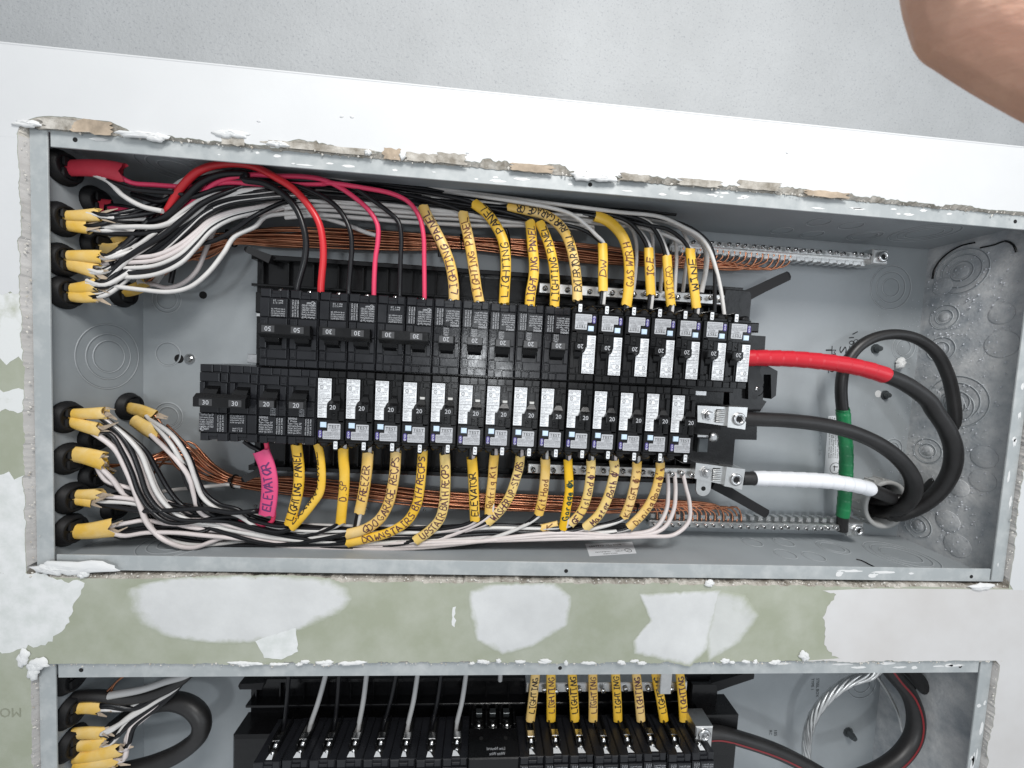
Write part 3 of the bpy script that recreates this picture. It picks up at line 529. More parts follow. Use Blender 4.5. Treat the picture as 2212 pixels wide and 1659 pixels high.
# ================================================================== BREAKER MOUNTING FRAME
def screw_mesh(r=.11, m=None, phillips=True):
    mb = MB(); mb.cyl((0, 0, 0), (0, -1, 0), [(0, r), (.05, r), (.085, r * .75), (.10, .01)], 14)
    mb.box(-r * .8, r * .8, -.014, .014, -.104, -.09, mi=1)
    if phillips: mb.box(-.014, .014, -r * .8, r * .8, -.105, -.09, mi=1)
    return mb.mesh('screw', [m or steel, hole_m])
SCREW = screw_mesh(); SCREW_S = screw_mesh(.085); SCREW_B = screw_mesh(.095, brass, False)
def place(name, me, parent, p, rot=0, scale=None, base=None):
    o = link(name, me, parent); b = Vector((0, 0, 0)); q = parent
    while q: b += q.location; q = q.parent
    o.location = Vector(p) * K - b; o.rotation_euler = (0, rot, 0)
    return o
def VP(k, pts, d): return [(v.x, v.z) for v in VV(k, pts, d)]
def frame(z0, label, full=True):
    e = empty('breaker_frame', (15.5, 3.2, z0 - 7.12), label, 'breaker frame', 'black frames that carry the breakers')
    mb = MB()
    mb.box(5.2, 25.6, z0 - 11.5, z0 - 2.75, 2.95, 3.3, .03)
    mb.box(5.2, 25.5, z0 - 3.0, z0 - 2.8, 2.55, 3.1, .03); mb.box(5.2, 24.6, z0 - 11.45, z0 - 11.25, 2.55, 3.1, .03)
    mb.box(5.25, 25.3, z0 - 4.05, z0 - 3.95, 2.5, 3.1, .02); mb.box(5.25, 24.6, z0 - 10.3, z0 - 10.2, 2.5, 3.1, .02)
    mb.build('tray', blk_g, e)
    mb = MB(); mb.box(6.4, 24.9, z0 - 9.0, z0 - 5.2, 2.3, 2.95, .05); mb.box(6.45, 24.8, z0 - 7.3, z0 - 6.95, 1.6, 2.4, .03)
    mb.build('bus_housing', blk, e)
    rb_ = MB(); rb_.box(0, .06, -.95, 0, 2.75, 2.98, .01); RB = rb_.mesh('rib', blk_g)
    for x in [5.5 + .98 * i for i in range(20)]:
        place('rib', RB, e, (x, 0, z0 - 3.0))
        if full: place('rib', RB, e, (x, 0, z0 - 10.3))
    def bar(poly, d0, d1, nm='arm', m=blk_g):
        mb = MB(); mb.prism([(x, z + z0) for x, z in poly], d0, d1); return mb.build(nm, m, e)
    # corner arms
    def strut(a, b, w, d0, d1):
        A = Vector(a); B = Vector(b); t = (B - A); n = Vector((t.z, 0, -t.x)).normalized() * w
        mb = MB(); r = []
        for P, dd, ww in ((A, d0, 1.), (A.lerp(B, .5), (d0 + d1) / 2, .8), (B, d1, .75), (B + t.normalized() * .12, d1 + .05, .35)):
            for_ = [(P.x - n.x * ww, dd, P.z - n.z * ww + z0), (P.x + n.x * ww, dd, P.z + n.z * ww + z0), (P.x + n.x * ww * .8, dd + .45, P.z + n.z * ww * .8 + z0), (P.x - n.x * ww * .8, dd + .45, P.z - n.z * ww * .8 + z0)]; r.append(for_)
        mb.loft(r, True); mb.build('arm', clampm, e)
    strut((25.2, 0, -3.35), (27.05, 0, -2.3), .26, 2.4, 2.0); strut((24.9, 0, -11.4), (27.05, 0, -12.5), .26, 2.5, 2.0)
    strut((6.0, 0, -3.0), (5.3, 0, -2.75), .17, 2.4, 2.1); strut((5.9, 0, -11.35), (5.3, 0, -11.7), .17, 2.4, 2.1)
    mb = MB(); mb.box(24.5, 25.75, z0 - 4.6, z0 - 2.95, 2.3, 3.1, .05); mb.box(24.7, 25.9, z0 - 4.75, z0 - 4.35, 1.9, 2.6, .05); mb.build('end_block', blk_g, e)
    if full:
        bar(VP('p', [(1880, 450), (2045, 462), (2035, 605), (1990, 800), (2030, 900), (1960, 1060), (1880, 1060)], 2.0), 2.0, 2.6, 'bracket', blk)
        bar(VP('d', [(470, 1150), (640, 1120), (700, 1130), (755, 1160), (745, 1305), (718, 1325), (715, 1180), (672, 1180), (668, 1330), (690, 1340), (650, 1400), (470, 1405)], 2.2), 2.2, 2.7, 'bracket', blk_g)
        bar(VP('h', [(60, 300), (520, 300), (518, 412), (380, 408), (365, 585), (60, 560)], 2.3), 2.3, 2.9, 'bracket', blk)
        place('screw', SCREW, e, V('d', 628, 1265, 2.05), .6)
        mb = MB(); c = V('d', 628, 1268, 2.15); mb.cyl(c, (0, -1, 0), [(0, .3), (.06, .3), (.1, .24)], 18); mb.build('boss', blk_g, e)
        for k, x, y, w, h, d in (('n', 240, 740, .35, .35, 2.0), ('p', 1430, 990, .5, .3, 1.7), ('d', 315, 1285, .3, .22, 1.8)):
            c = V(k, x, y, d); mb = MB(); mb.box(c.x - w / 2, c.x + w / 2, c.z - h / 2, c.z + h / 2, d, d + .08, .015); mb.build('bus_tab', steel, e)
        for (x0, x1, za, zb, d0) in ((6.1, 6.65, -5.2, -4.45, 1.3), (6.1, 6.65, -7.1, -6.5, 1.4)):
            mb = MB(); mb.box(x0, x1, za, zb, d0, 2.3, .04); mb.build('guard', blk, e)
        mb = MB(); mb.box(6.1, 6.62, -5.32, -5.22, 1.4, 2.2); mb.build('bus_tab', alu, e)
    return e
fr_up = frame(0, 'black plastic breaker frame between two copper wire bundles')
fr_lo = frame(LOW, 'black plastic breaker frame in the lower panel box', False)
# ------------------------------------------------------------------ circuit breakers (local frame: u across, v outward (negative), depth)
FD = .55
def qp_body(poles, lower=False):
    mb = MB()
    for p in range(poles):
        u = float(p)
        mb.box(u + .012, u + .988, -.01, -2.66, FD + .11, 2.4, .02)
        mb.box(u + .03, u + .44, -.01, -.27, FD + .05, FD + .2, .02); mb.box(u + .46, u + .72, -.01, -.25, FD + .06, FD + .2, .02); mb.box(u + .74, u + .97, -.01, -.27, FD + .05, FD + .2, .02)
        mb.box(u + .05, u + .70, -.29, -.60, FD, FD + .2, .02); mb.box(u + .72, u + .95, -.29, -.62, FD + .04, FD + .2, .02)
        mb.box(u + .78, u + .90, -.34, -.54, FD + .015, FD + .1, .012)
        mb.box(u + .05, u + .21, -.62, -1.14, FD, FD + .2, .02); mb.box(u + .74, u + .95, -.64, -1.14, FD, FD + .2, .02)
        mb.box(u + .22, u + .73, -.64, -1.12, FD + .16, FD + .3, .0, 1)
        mb.box(u + .05, u + .68, -1.16, -1.70, FD + .005, FD + .2, .02); mb.box(u + .70, u + .95, -1.16, -1.70, FD, FD + .2, .02)
        mb.box(u + .76, u + .90, -1.45, -1.62, FD - .02, FD + .1, .015)
        mb.box(u + .04, u + .62, -1.72, -2.38, FD - .01, FD + .2, .02); mb.box(u + .64, u + .96, -1.72, -2.38, FD, FD + .2, .02)
        mb.box(u + .04, u + .30, -2.40, -2.70, FD + .05, 2.2, .03); mb.box(u + .62, u + .96, -2.40, -2.70, FD + .03, 2.2, .03); mb.box(u + .30, u + .62, -2.40, -2.54, FD + .06, 2.2, .02)
        mb.box(u + .31, u + .61, -2.55, -2.665, FD + .22, 2.2, 0, 1)
    return mb.mesh('body', [qp, hole_m])
def handle_rings(mb, u0, u1, wid=0., d_top=.24, mi=0):
    def rc(a, b, z0, z1, d): return [(a, d, z0), (b, d, z0), (b, d, z1), (a, d, z1)]
    mb.loft([rc(u0 + .04, u1 - .04, -1.05, -.72, FD + .15), rc(u0 + .04, u1 - .04, -1.12, -.86, FD - .05), rc(u0 + wid, u1 - wid, -1.38, -1.04, d_top + .09), rc(u0 + wid + .02, u1 - wid - .02, -1.37, -1.12, d_top)], True, mi)
def num(mb, s, u, v, d, h=.155): 
    vs, fs, x0, w = glyphs(s); wd_ = w * h / .69; text(mb, s, u - wd_ / 2, u + wd_ / 2, v - h / 2, h, d)
BODY1 = qp_body(1); BODY2 = qp_body(2)
h1 = MB(); handle_rings(h1, .20, .76, 0); HAND1 = h1.mesh('handle', blk); 
h2 = MB(); handle_rings(h2, .22, .74, 0); handle_rings(h2, 1.22, 1.74, 0)
h2.loft([[(.1, d, a), (1.8, d, a), (1.8, d, b), (.1, d, b)] for d, a, b in ((.46, -1.36, -1.0), (.33, -1.46, -1.0), (.20, -1.45, -1.12), (.185, -1.42, -1.15))], True)
HAND2 = h2.mesh('handle', blk)
pl = MB(); pl.box(.24, .72, -1.135, -1.36, .228, .25, .004); NUMPL = pl.mesh('number_plate', qp_num)
p2 = MB(); p2.box(.30, .72, -1.17, -1.40, .172, .2, .004); p2.box(1.26, 1.68, -1.17, -1.40, .172, .2, .004); NUMPL2 = p2.mesh('number_plate', qp_num)
t_ = MB(); num(t_, '20', .48, -1.25, .222); N20 = t_.mesh('print', wink)
NUM2 = {}
for s in ('50', '30'):
    t_ = MB(); num(t_, s, .52, -1.285, .166); num(t_, s, 1.47, -1.285, .166); NUM2[s] = t_.mesh('print', wink)
def qp_text(poles):
    mb = MB(); D = FD - .016
    for p in range(poles):
        u = float(p)
        if poles == 1 or p == 0:
            L = ('SIEMENS', '1 Pole', 'Type / Tipo QP', 'Interrupting Rating', 'Poder de Corte', '10,000 120/240 V~', 'HACR Type, 60/75 C') if poles == 1 else ('2 Pole/Polos Type QP', 'Interrupting Rating', 'Power or Corte', '10,000 120/240V', 'HACR TYPE 75C', 'E48796 LISTED', 'UL 489')
            for j, s in enumerate(L):
                text(mb, s, u + .08, u + .08 + (.46 if len(s) > 8 else .3), -1.80 - j * .083, .058 if j else .07, D)
            if poles == 2: mb.ring((u + .17, D, -2.27), (0, 1, 0), .06, .008, 16, 4)
            for j in range(3): text(mb, ('WIRE CU/AL 14-8 AWG', 'TORQUE 20 LB-IN', 'CSA LR 31900')[j], u + .70 + j * .085, u + 1.28 + j * .085, -2.35, .05, FD - .006, 90)
        else:
            for j, s in enumerate(('CU-AL WIRE 60/75C', 'CONDUCTORS CU', '#14-6 AWG 35 LB', 'in-lb torque 35')): text(mb, s, u + .10, u + .56, -1.80 - j * .075, .05, D)
            for j, s in enumerate(('mod 1 2 / 3', 'Rev 1  2.0')): text(mb, s, u + .18, u + .5, -2.24 - j * .08, .06, D)
    if poles == 1:
        mb.ring((.52, FD - .003, -1.36), (0, 1, 0), .055, .009, 16, 4); text(mb, 'UL', .49, .55, -1.385, .05, FD - .003)
        for j, s in enumerate(('LISTED', 'E48796', 'L-6535', 'SWD')): text(mb, s, .44, .62, -1.47 - j * .07, .045, FD - .003)
    return mb.mesh('print', wink)
QT = {1: qp_text(1), 2: qp_text(2)}
def set_breaker(o, row, slot, poles, z0=0.):
    """row 'up': turned half round; slot counts inches from the row's start"""
    R = random.Random(slot * 13 + (7 if row == 'up' else 0)); jd, jz, tl = R.uniform(-.03, .03), R.uniform(-.012, .012), R.uniform(-.012, .012)
    if row == 'up': o.location = Vector((6.65 + slot + poles, jd, z0 - 7.10 + jz)) * K; o.rotation_euler = (tl, math.pi, 0)
    else: o.location = Vector((4.66 + slot, jd, z0 - 7.15 + jz)) * K; o.rotation_euler = (tl, 0, 0)
def qp_breaker(row, slot, poles, amp, label, z0=0., group='plain black breakers'):
    e = empty('circuit_breaker', (0, 0, 0), label, 'breaker', group); set_breaker(e, row, slot, poles, z0)
    bo = link('body', BODY1 if poles == 1 else BODY2, e); h = link('handle', HAND1 if poles == 1 else HAND2, e)
    np_ = link('number_plate', NUMPL if poles == 1 else NUMPL2, h); link('number', N20 if poles == 1 else NUM2[amp], h)
    link('print', QT[poles], bo)
    for p in range(poles):
        s = link('terminal_screw', SCREW_S, e); s.location = Vector((p + .46, .98, -2.69)) * K; s.rotation_euler = (math.pi / 2 * 0, 0, 0)
    return e
# arc-fault breakers
mb = MB()
mb.box(.012, .988, -.01, -2.60, FD + .10, 2.4, .02)
mb.box(.03, .39, -.01, -.26, FD + .05, FD + .2, .02); mb.box(.41, .68, -.01, -.26, FD + .04, FD + .2, .02); mb.box(.70, .97, -.01, -.24, FD + .05, FD + .2, .02)
mb.box(.03, .53, -.275, -1.735, FD, FD + .2, .015)
mb.box(.55, .60, -.28, -1.08, FD + .01, FD + .2, .012); mb.box(.82, .96, -.46, -1.42, FD + .01, FD + .2, .012); mb.box(.62, .72, -.29, -.5, FD + .03, FD + .2, .01); mb.box(.74, .95, -.28, -.44, FD + .0, FD + .2, .01)
mb.box(.61, .81, -.52, -1.10, FD + .18, FD + .3, 0, 1)
mb.box(.40, .74, -1.42, -1.86, FD + .03, FD + .2, .015); mb.box(.76, .96, -1.44, -1.86, FD + .0, FD + .2, .015)
for j in range(3): mb.box(.79, .93, -1.50 - j * .11, -1.57 - j * .11, FD - .015, FD + .1, .008)
mb.cyl((.58, FD + .03, -1.58), (0, -1, 0), [(0, .06), (.02, .06), (.021, .035)], 12)
mb.box(.03, .97, -1.755, -2.50, FD, FD + .2, .015)
mb.box(.04, .96, -2.51, -2.62, FD + .07, 2.3, .02)
AF_BODY = mb.mesh('body', [blk, hole_m])
mb = MB()
for u, r in ((.22, .19), (.82, .15)):
    mb.cyl((u, FD + .12, -2.62), (0, 1, 0), [(0, r * .6), (.05, r), (1.4, r)], 16); mb.cyl((u, FD + .115, -2.64), (0, -1, 0), [(0, r * .45), (.004, r * .45)], 12, mi=1)
AF_TERM = mb.mesh('terminal_housing', [blk_g, hole_m])
mb = MB(); mb.prism([(.60, -2.48), (.79, -2.48), (.78, -2.84), (.73, -2.88), (.66, -2.88), (.61, -2.84)], FD - .02, 1.5); AF_TAB = mb.mesh('neutral_tab', blk_g)
mb = MB(); mb.prism([(.635, -2.55), (.655, -2.535), (.745, -2.535), (.765, -2.55), (.765, -2.80), (.745, -2.815), (.655, -2.815), (.635, -2.80)], FD - .03, FD - .015); AF_TAG = mb.mesh('neutral_tag', white_lab)
mb = MB(); text(mb, 'N', .665, .735, -2.65, .085, FD - .035); mb.box(.66, .73, -2.735, -2.745, FD - .036, FD - .031); mb.box(.73, .738, -2.70, -2.78, FD - .036, FD - .031); mb.prism([(.655, -2.74), (.69, -2.715), (.69, -2.765)], FD - .036, FD - .031); AF_TAGP = mb.mesh('print', ink)
mb = MB(); mb.prism([(.05, -.29), (.505, -.29), (.505, -1.14), (.44, -1.24), (.36, -1.24), (.36, -1.69), (.05, -1.69)], FD - .012, FD + .01); AF_LAB = mb.mesh('label', white_lab)
mb = MB(); D = FD - .018
text(mb, 'SIEMENS', .07, .49, -.365, .062, D); text(mb, 'TYPE', .065, .21, -.44, .05, D); text(mb, '40°C', .36, .48, -.46, .05, D); text(mb, 'QFGA2N', .065, .31, -.51, .05, D)
mb.ring((.17, D, -.60), (0, 1, 0), .058, .008, 18, 4); text(mb, 'UL', .135, .205, -.625, .055, D); text(mb, 'HACR', .34, .48, -.59, .045, D); text(mb, 'SWD', .36, .47, -.65, .045, D)
for j, (s, w) in enumerate((('LISTED E48796', .37), ('Circuit Breaker &', .38), ('GFCI and', .2), ('Combination AFCI', .4), ('ISSUE NO. 018917', .4), ('Interrupting Rating', .4), ('10kA 120V ~', .28), ('Max. RMS Sym.', .33), ('60 Hz', .14))): text(mb, s, .07, .07 + w, -.715 - j * .058, .042, D)
text(mb, 'AFCI/GFCI', .07, .33, -1.255, .046, D); text(mb, 'CLASS A', .07, .27, -1.315, .046, D)
for j, (s, w) in enumerate((('ARC', .13), ('FAULT', .19), ('GND', .14), ('FAULT', .19))): text(mb, s, .08, .08 + w, (-1.395, -1.475, -1.575, -1.655)[j], .055, D)
for v, u1 in ((-.385, .505), (-.53, .505), (-.99, .505), (-1.21, .44), (-1.33, .36), (-1.50, .36)): mb.box(.05, u1, v - .004, v + .002, D, D + .004)
mb.box(.335, .34, -.385, -.53, D, D + .004)
AF_LABP = mb.mesh('print', fine)
mb = MB(); mb.box(.155, .365, -1.85, -2.04, FD - .06, FD + .02, .02); AF_BTN = mb.mesh('test_button', btn)
mb = MB(); mb.prism([(.41, -1.91), (.42, -1.90), (.83, -1.90), (.85, -1.92), (.85, -2.44), (.83, -2.46), (.26, -2.46), (.24, -2.44), (.24, -2.19), (.26, -2.17), (.40, -2.17)], FD - .012, FD + .01); AF_PL = mb.mesh('rating_plate', grey_lab)
mb = MB(); o8 = [(.15 + .065 * math.cos(a) , -2.28 + (.075 if math.sin(a) > 0 else -.075) + .065 * math.sin(a)) for a in [6.28318 * i / 16 for i in range(16)]]; mb.prism(o8, FD - .012, FD + .01); AF_BADGE = mb.mesh('code_badge', purple)
mb = MB()
for j, s in enumerate('A70'): text(mb, s, .115, .185, -2.235 - j * .085, .065, FD - .016)
AF_BADGEP = mb.mesh('print', white_lab)
mb = MB()
def rc(a, b, z0, z1, d): return [(a, d, z0), (b, d, z0), (b, d, z1), (a, d, z1)]
mb.loft([rc(.63, .79, -1.08, -.74, FD + .17), rc(.62, .80, -1.14, -.90, FD), rc(.50, .86, -1.22, -1.06, FD - .10), rc(.47, .87, -1.40, -1.12, .33), rc(.48, .86, -1.395, -1.14, .27)], True); mb.prism([(.44, -1.2), (.5, -1.06), (.5, -1.34)], .36, .5)
AF_H = mb.mesh('handle', blk)
mb = MB(); num(mb, '20', .67, -1.268, .262, .15); AF_HP = mb.mesh('number', wink)
mb = MB(); mb.box(.62, .80, -.80, -.90, FD + .02, FD + .2, .02); AF_FLAG = mb.mesh('trip_flag', mat('ivory flag', (.55, .55, .53), .5))
def af_breaker(row, slot, serial, label, flag=False):
    e = empty('circuit_breaker', (0, 0, 0), label, 'breaker', 'combination breakers with white labels'); set_breaker(e, row, slot, 1)
    link('body', AF_BODY, e); link('terminal_housing', AF_TERM, e)
    t = link('neutral_tab', AF_TAB, e); g = link('neutral_tag', AF_TAG, t); link('print', AF_TAGP, t)
    l = link('label', AF_LAB, e); link('print', AF_LABP, l); link('test_button', AF_BTN, e)
    p = link('rating_plate', AF_PL, e); m = MB(); D = FD - .018
    text(m, 'TEST', .44, .82, -2.06, .11, D); text(m, 'AJ022', .52, .76, -2.17, .06, D, mi=1); text(m, serial, .27, .82, -2.265, .065, D, mi=1); text(m, 'Wire 60/75°C   25 lb-in', .27, .82, -2.35, .04, D, mi=1); text(m, 'AWG CU #14-8 AL #12-8', .27, .82, -2.42, .04, D, mi=1)
    m.box(.42, .85, -2.085, -2.091, D, D + .003); m.box(.24, .85, -2.285, -2.29, D, D + .003); link('print', m.mesh('print', [ink, fine2]), p)
    b = link('code_badge', AF_BADGE, e); link('print', AF_BADGEP, b)
    h = link('handle', AF_H, e); link('number', AF_HP, h)
    if flag: link('trip_flag', AF_FLAG, e)
    return e
ORD = ['first', 'second', 'third', 'fourth', 'fifth', 'sixth', 'seventh', 'eighth', 'ninth', 'tenth', 'eleventh', 'twelfth', 'thirteenth', 'fourteenth']
qp_breaker('up', 0, 2, '50', 'black two-pole breaker marked 50 under red and black wires')
qp_breaker('up', 2, 2, '30', 'black two-pole 30 breaker beside the one marked 50, upper row')
qp_breaker('up', 4, 2, '30', 'black two-pole 30 breaker next to the single-pole breakers, upper row')
for i in range(5): qp_breaker('up', 6 + i, 1, '20', 'plain black single-pole 20 breaker, %s from the left, upper row' % ORD[i])
for i, s in enumerate(('U2506181381', 'N2506310579', 'T2507170526', 'N2507170517', 'Q2507170480', 'Q2507170198', 'Q2507170195')):
    af_breaker('up', 11 + i, s, 'upside-down white-labelled 20 breaker, %s from the left, upper row' % ORD[i])
qp_breaker('low', 0, 2, '30', 'black two-pole 30 breaker at the left end of the lower row')
qp_breaker('low', 2, 1, '20', 'plain black single-pole 20 breaker above the pink ELEVATOR sleeve')
qp_breaker('low', 3, 1, '20', 'plain black single-pole 20 breaker beside the first white-labelled one, lower row')
for i, s in enumerate(('T2508310531', 'Q2508310545', 'Q2507170370', 'Q2507170245', 'N2507170402', 'N2507170291', 'N2507170403', 'I2507170128', 'N2507170404', 'O2507170378', 'N2507170399', 'T2507170420', 'Q2506181489', 'U2506181382')):
    af_breaker('low', 4 + i, s, 'upright white-labelled 20 breaker, %s from the left, lower row' % ORD[i], 3 <= i <= 7)
# ================================================================== NEUTRAL BARS, LUGS, GROUND BARS
def term_bar(name, x0, x1, z, d, n, label, group, big=None, sr=SCREW, h=.2, w=.42):
    e = empty(name, ((x0 + x1) / 2, d + h, z), label, name.replace('_', ' '), group)
    mb = MB(); mb.box(x0, x1, z - w / 2, z + w / 2, d, d + h + .25, .03); mb.build('bar', alu, e)
    R = random.Random(int(x0 * 7))
    for i in range(n):
        x = x0 + (i + .5) * (x1 - x0) / n
        s = place('screw', sr, e, (x, d - R.uniform(0, .14), z + (.03 if i % 2 else -.03)), R.uniform(0, 3))
        if big is not None:
            hmb = None
    return e
nb_up = term_bar('neutral_bar', 16.6, 24.45, -3.46, 2.15, 17, 'bright neutral bar behind the yellow sleeves above the upper breakers', 'neutral bars')
nb_lo = term_bar('neutral_bar', 16.55, 23.75, -10.88, 2.15, 17, 'bright neutral bar behind the yellow sleeves below the lower breakers', 'neutral bars')
nb_l2 = term_bar('neutral_bar', 17.0, 24.2, LOW - 2.95, 2.15, 14, 'bright neutral bar at the top of the lower panel box', 'neutral bars')
def gnd_bar(x0, x1, z, sgn, label):
    e = empty('ground_bar', ((x0 + x1) / 2, DB, z), label, 'ground bar', 'ground bars')
    mb = MB(); mb.box(x0, x1, z - .13, z + .15, 2.85, 3.25, .03); mb.box(x0, x1, z - .13 - .22 * (1 if sgn > 0 else -1) - (.0), z + .0, 3.0, 3.3, .02); mb.build('bar', alu, e)
    R = random.Random(int(abs(z) * 10)); n = 24
    tooth = MB(); tooth.box(-.10, .10, -.10, .10, 0, .35, .02); TM = tooth.mesh('tooth', alu)
    dk = MB(); dk.cyl((0, 0, 0), (0, -1, 0), [(0, .085), (.004, .085)], 12); DM = dk.mesh('wire_hole', hole_m)
    for i in range(n):
        x = x0 + (i + .5) * (x1 - x0) / n
        place('screw', SCREW_S, e, (x, 2.84 - R.uniform(0, .15), z + .02), R.uniform(0, 3)); 
        place('tooth', TM, e, (x, 2.98, z - sgn * .30))
    mb = MB(); mb.box(x1, x1 + .75, z - .33, z + .33, 2.75, 3.5, .05); lg = mb.build('lug', alu, e)
    mb = MB(); mb.cyl((x1 + .42, 2.75, z - .02), (0, -1, 0), [(0, .24), (.1, .24), (.13, .19), (.131, .12), (.05, .11)], 20); mb.build('lug_screw', steel, e)
    mb = MB(); mb.cyl((x1 + .42, 2.69, z - .02), (0, -1, 0), [(0, .11), (.004, .11)], 6); mb.build('socket', hole_m, e)
    return e
gb_up = gnd_bar(22.3, 31.5, -.98, 1, 'screw studded ground bar fixed near the top of the box')
gb_lo = gnd_bar(22.25, 31.7, -13.42, -1, 'screw studded ground bar above the white listing sticker')
def main_lug(k, pts, d, label, s1, s2, wires):
    q = VV(k, pts, d); cx = sum(v.x for v in q) / 4; cz = sum(v.z for v in q) / 4
    e = empty('main_lug', (cx, d + .6, cz), label, 'lug', 'main lugs')
    mb = MB(); mid0 = q[0].lerp(q[1], .62); mid1 = q[3].lerp(q[2], .62)
    P = [(v.x, v.z) for v in q]
    mb.prism([(q[0].x, q[0].z), (mid0.x, mid0.z), (mid1.x, mid1.z), (q[3].x, q[3].z)], d + .08, d + .5); mb.prism([(mid0.x - .02, mid0.z + .03), (q[1].x, q[1].z + .03), (q[2].x, q[2].z - .03), (mid1.x - .02, mid1.z - .03)], d - .05, d + .7)
    mb.build('body', alu, e)
    a = V(k, s1[0], s1[1], d); b = V(k, s2[0], s2[1], d); w = V(k, wires[0], wires[1], d)
    mb = MB(); mb.cyl((a.x, d + .08, a.z), (0, -1, 0), [(0, .27), (.04, .27), (.041, .2), (.09, .2), (.12, .17)], 6, sm=False); mb.cyl((a.x, d - .05, a.z), (0, -1, 0), [(0, .12), (.12, .11)], 12); mb.build('mounting_nut', steel, e)
    mb = MB(); mb.cyl((b.x, d - .05, b.z), (0, -1, 0), [(0, .27), (.05, .27), (.09, .23), (.091, .15), (.03, .14)], 22); mb.build('set_screw', steel, e)
    mb = MB(); mb.cyl((b.x, d - .085, b.z), (0, -1, 0), [(0, .14), (.004, .14)], 6); mb.build('socket', hole_m, e)
    mb = MB(); mb.box(w.x - .16, w.x + .16, w.z - .28, w.z + .28, d + .04, d + .1, .02); mb.build('strand_window', hole_m, e)
    R = random.Random(3); sm = MB()
    for i in range(7): t = (i - 3) * .075; tube(sm, [Vector((w.x - .17, d + .03, w.z + t + R.uniform(-.02, .02))), Vector((w.x, d + .0, w.z + t)), Vector((w.x + .17, d + .03, w.z + t))], .036, n=6)
    sm.build('cable_strands', alu, e)
    return e
main_lug('h', [(150, 195), (455, 210), (440, 340), (150, 300)], 1.5, 'aluminium main lug holding the bare black feeder', (215, 255), (398, 278), (290, 262), )
main_lug('h', [(140, 560), (440, 600), (420, 720), (130, 660)], 1.8, 'aluminium main lug holding the white taped feeder', (200, 620), (380, 660), (268, 635))
mb = MB(); c = V('h', 180, 720, 2.2); mb.cyl(c, (0, 1, 0), [(0, .33), (.08, .33)], 20); mb.box(c.x - .33, c.x + .33, c.z, c.z + .5, c.y + .002, c.y + .079); t = mb.build('bonding_strap', alu, fr_up); hole(t, c - Vector((0, .002, 0)), .1)
c = V('h', 205, 385, 1.9)
mb = MB(); mb.box(c.x - .55, c.x + .2, c.z - .04, c.z + .06, 1.7, 2.3, .01); mb.cyl((c.x + .1, 1.7, c.z), (0, -1, 0), [(0, .2), (.1, .2), (.15, .1)], 14); mb.build('bus_stab', steel, fr_up)
mb = MB(); mb.box(c.x - .3, c.x + .15, c.z - .75, c.z - .1, 2.0, 2.4, .04); mb.build('bus_stab', dk_steel, fr_up)

# ================================================================== CABLE CLAMPS AND SHEATHS ON THE LEFT SIDE
def clamp(parent_z, y, z, label, group):
    e = empty('cable_clamp', (.06, y, z), label, 'cable clamp', group)
    mb = MB(); mb.cyl((.06, y, z), (1, 0, 0), [(0, .56), (.06, .57), (.10, .52), (.26, .47), (.30, .40), (.20, .35)], 24); mb.build('collar', clampm, e)
    mb = MB(); mb.box(.12, .34, z + .03, z + .33, y - .22, y + .22, .04); mb.box(.12, .32, z - .33, z - .03, y - .22, y + .22, .04); mb.build('gripper', clampm, e)
    return e
ups = [(.87, -.80), (.80, -2.52), (.79, -3.87), (.88, -4.95), (1.95, -1.50), (1.95, -3.05), (2.95, -4.60)]
los = [(.87, -9.25), (.92, -10.73), (.99, -12.17), (.91, -13.30), (1.80, -10.15), (1.80, -11.55), (2.6, -13.1), (3.2, -9.15)]
un = ['topmost clamp with a red sheath', 'clamp below the topmost one in the front row, yellow sheaths', 'third clamp down the front row, above the wide gap', 'lowest clamp of the upper front row',
      'recessed clamp with a small red sheath', 'recessed clamp behind the third front clamp', 'recessed clamp nearest the back panel in the upper group']
ln_ = ['first clamp below the gap, two yellow sheaths', 'second clamp below the gap in the front row', 'third clamp below the gap in the front row', 'lowest front clamp beside the bottom side', 'recessed clamp behind the first two lower clamps', 'recessed clamp behind the second lower clamp', 'recessed clamp behind the third lower clamp', 'deepest clamp at the back corner of the lower group']
for (y, z), t in zip(ups, un): clamp(0, y, z, 'black ' + t, 'cable clamps')
for (y, z), t in zip(los, ln_): clamp(0, y, z, 'black ' + t, 'cable clamps')
for (y, z), t in (((.9, LOW - 1.25), 'black clamp at the top of the lower panel box'), ((.9, LOW - 2.55), 'black clamp second from the top in the lower box'), ((.9, LOW - 3.8), 'black clamp lowest in view in the lower box')): clamp(0, y, z, t, 'cable clamps')
def sheath(P, label, m=jak, a=.24, b=.13, seed=1, frill=True):
    S = spline(P, .1); R = random.Random(seed); n = 12; N = len(S)
    cut = [R.uniform(-.16, .12) for _ in range(n)]
    mb = MB(); tube(mb, S, lambda t: a * (1.0 + .35 * t), lambda t: b * (1.05 - .3 * t), n=n, cap=False, wob=lambda i, k: cut[k] if i == N - 1 else 0)
    o = mb.build('cable_sheath', m, None, label, 'cable sheath', 'cut cable sheaths')
    if frill:
        for j in range(3):
            p = S[-1] + Vector((R.uniform(-.15, .25), R.uniform(-.12, .02), R.uniform(-.2, .2))); q = p + Vector((R.uniform(.15, .4), R.uniform(-.1, .1), R.uniform(-.18, .18)))
            f = MB(); w = R.uniform(.04, .1); sd = Vector((0, .3, 1)).normalized() * w; s0 = S[-2]
            f.add([s0 + sd, s0 - sd, p - sd, p + sd * .8, q + sd * .3, q - sd * .2], [(0, 1, 2, 3), (3, 2, 5, 4)]); f.build('torn_paper', paper, o)
    return S[-1]
JU = {}; JL = {}
JU['p1'] = sheath(VV('a', [(440, 510), (600, 500), (780, 510), (915, 540)], .9, 1.0), 'red cable sheath out of the topmost clamp', jakp, .25, .16, 1, False)
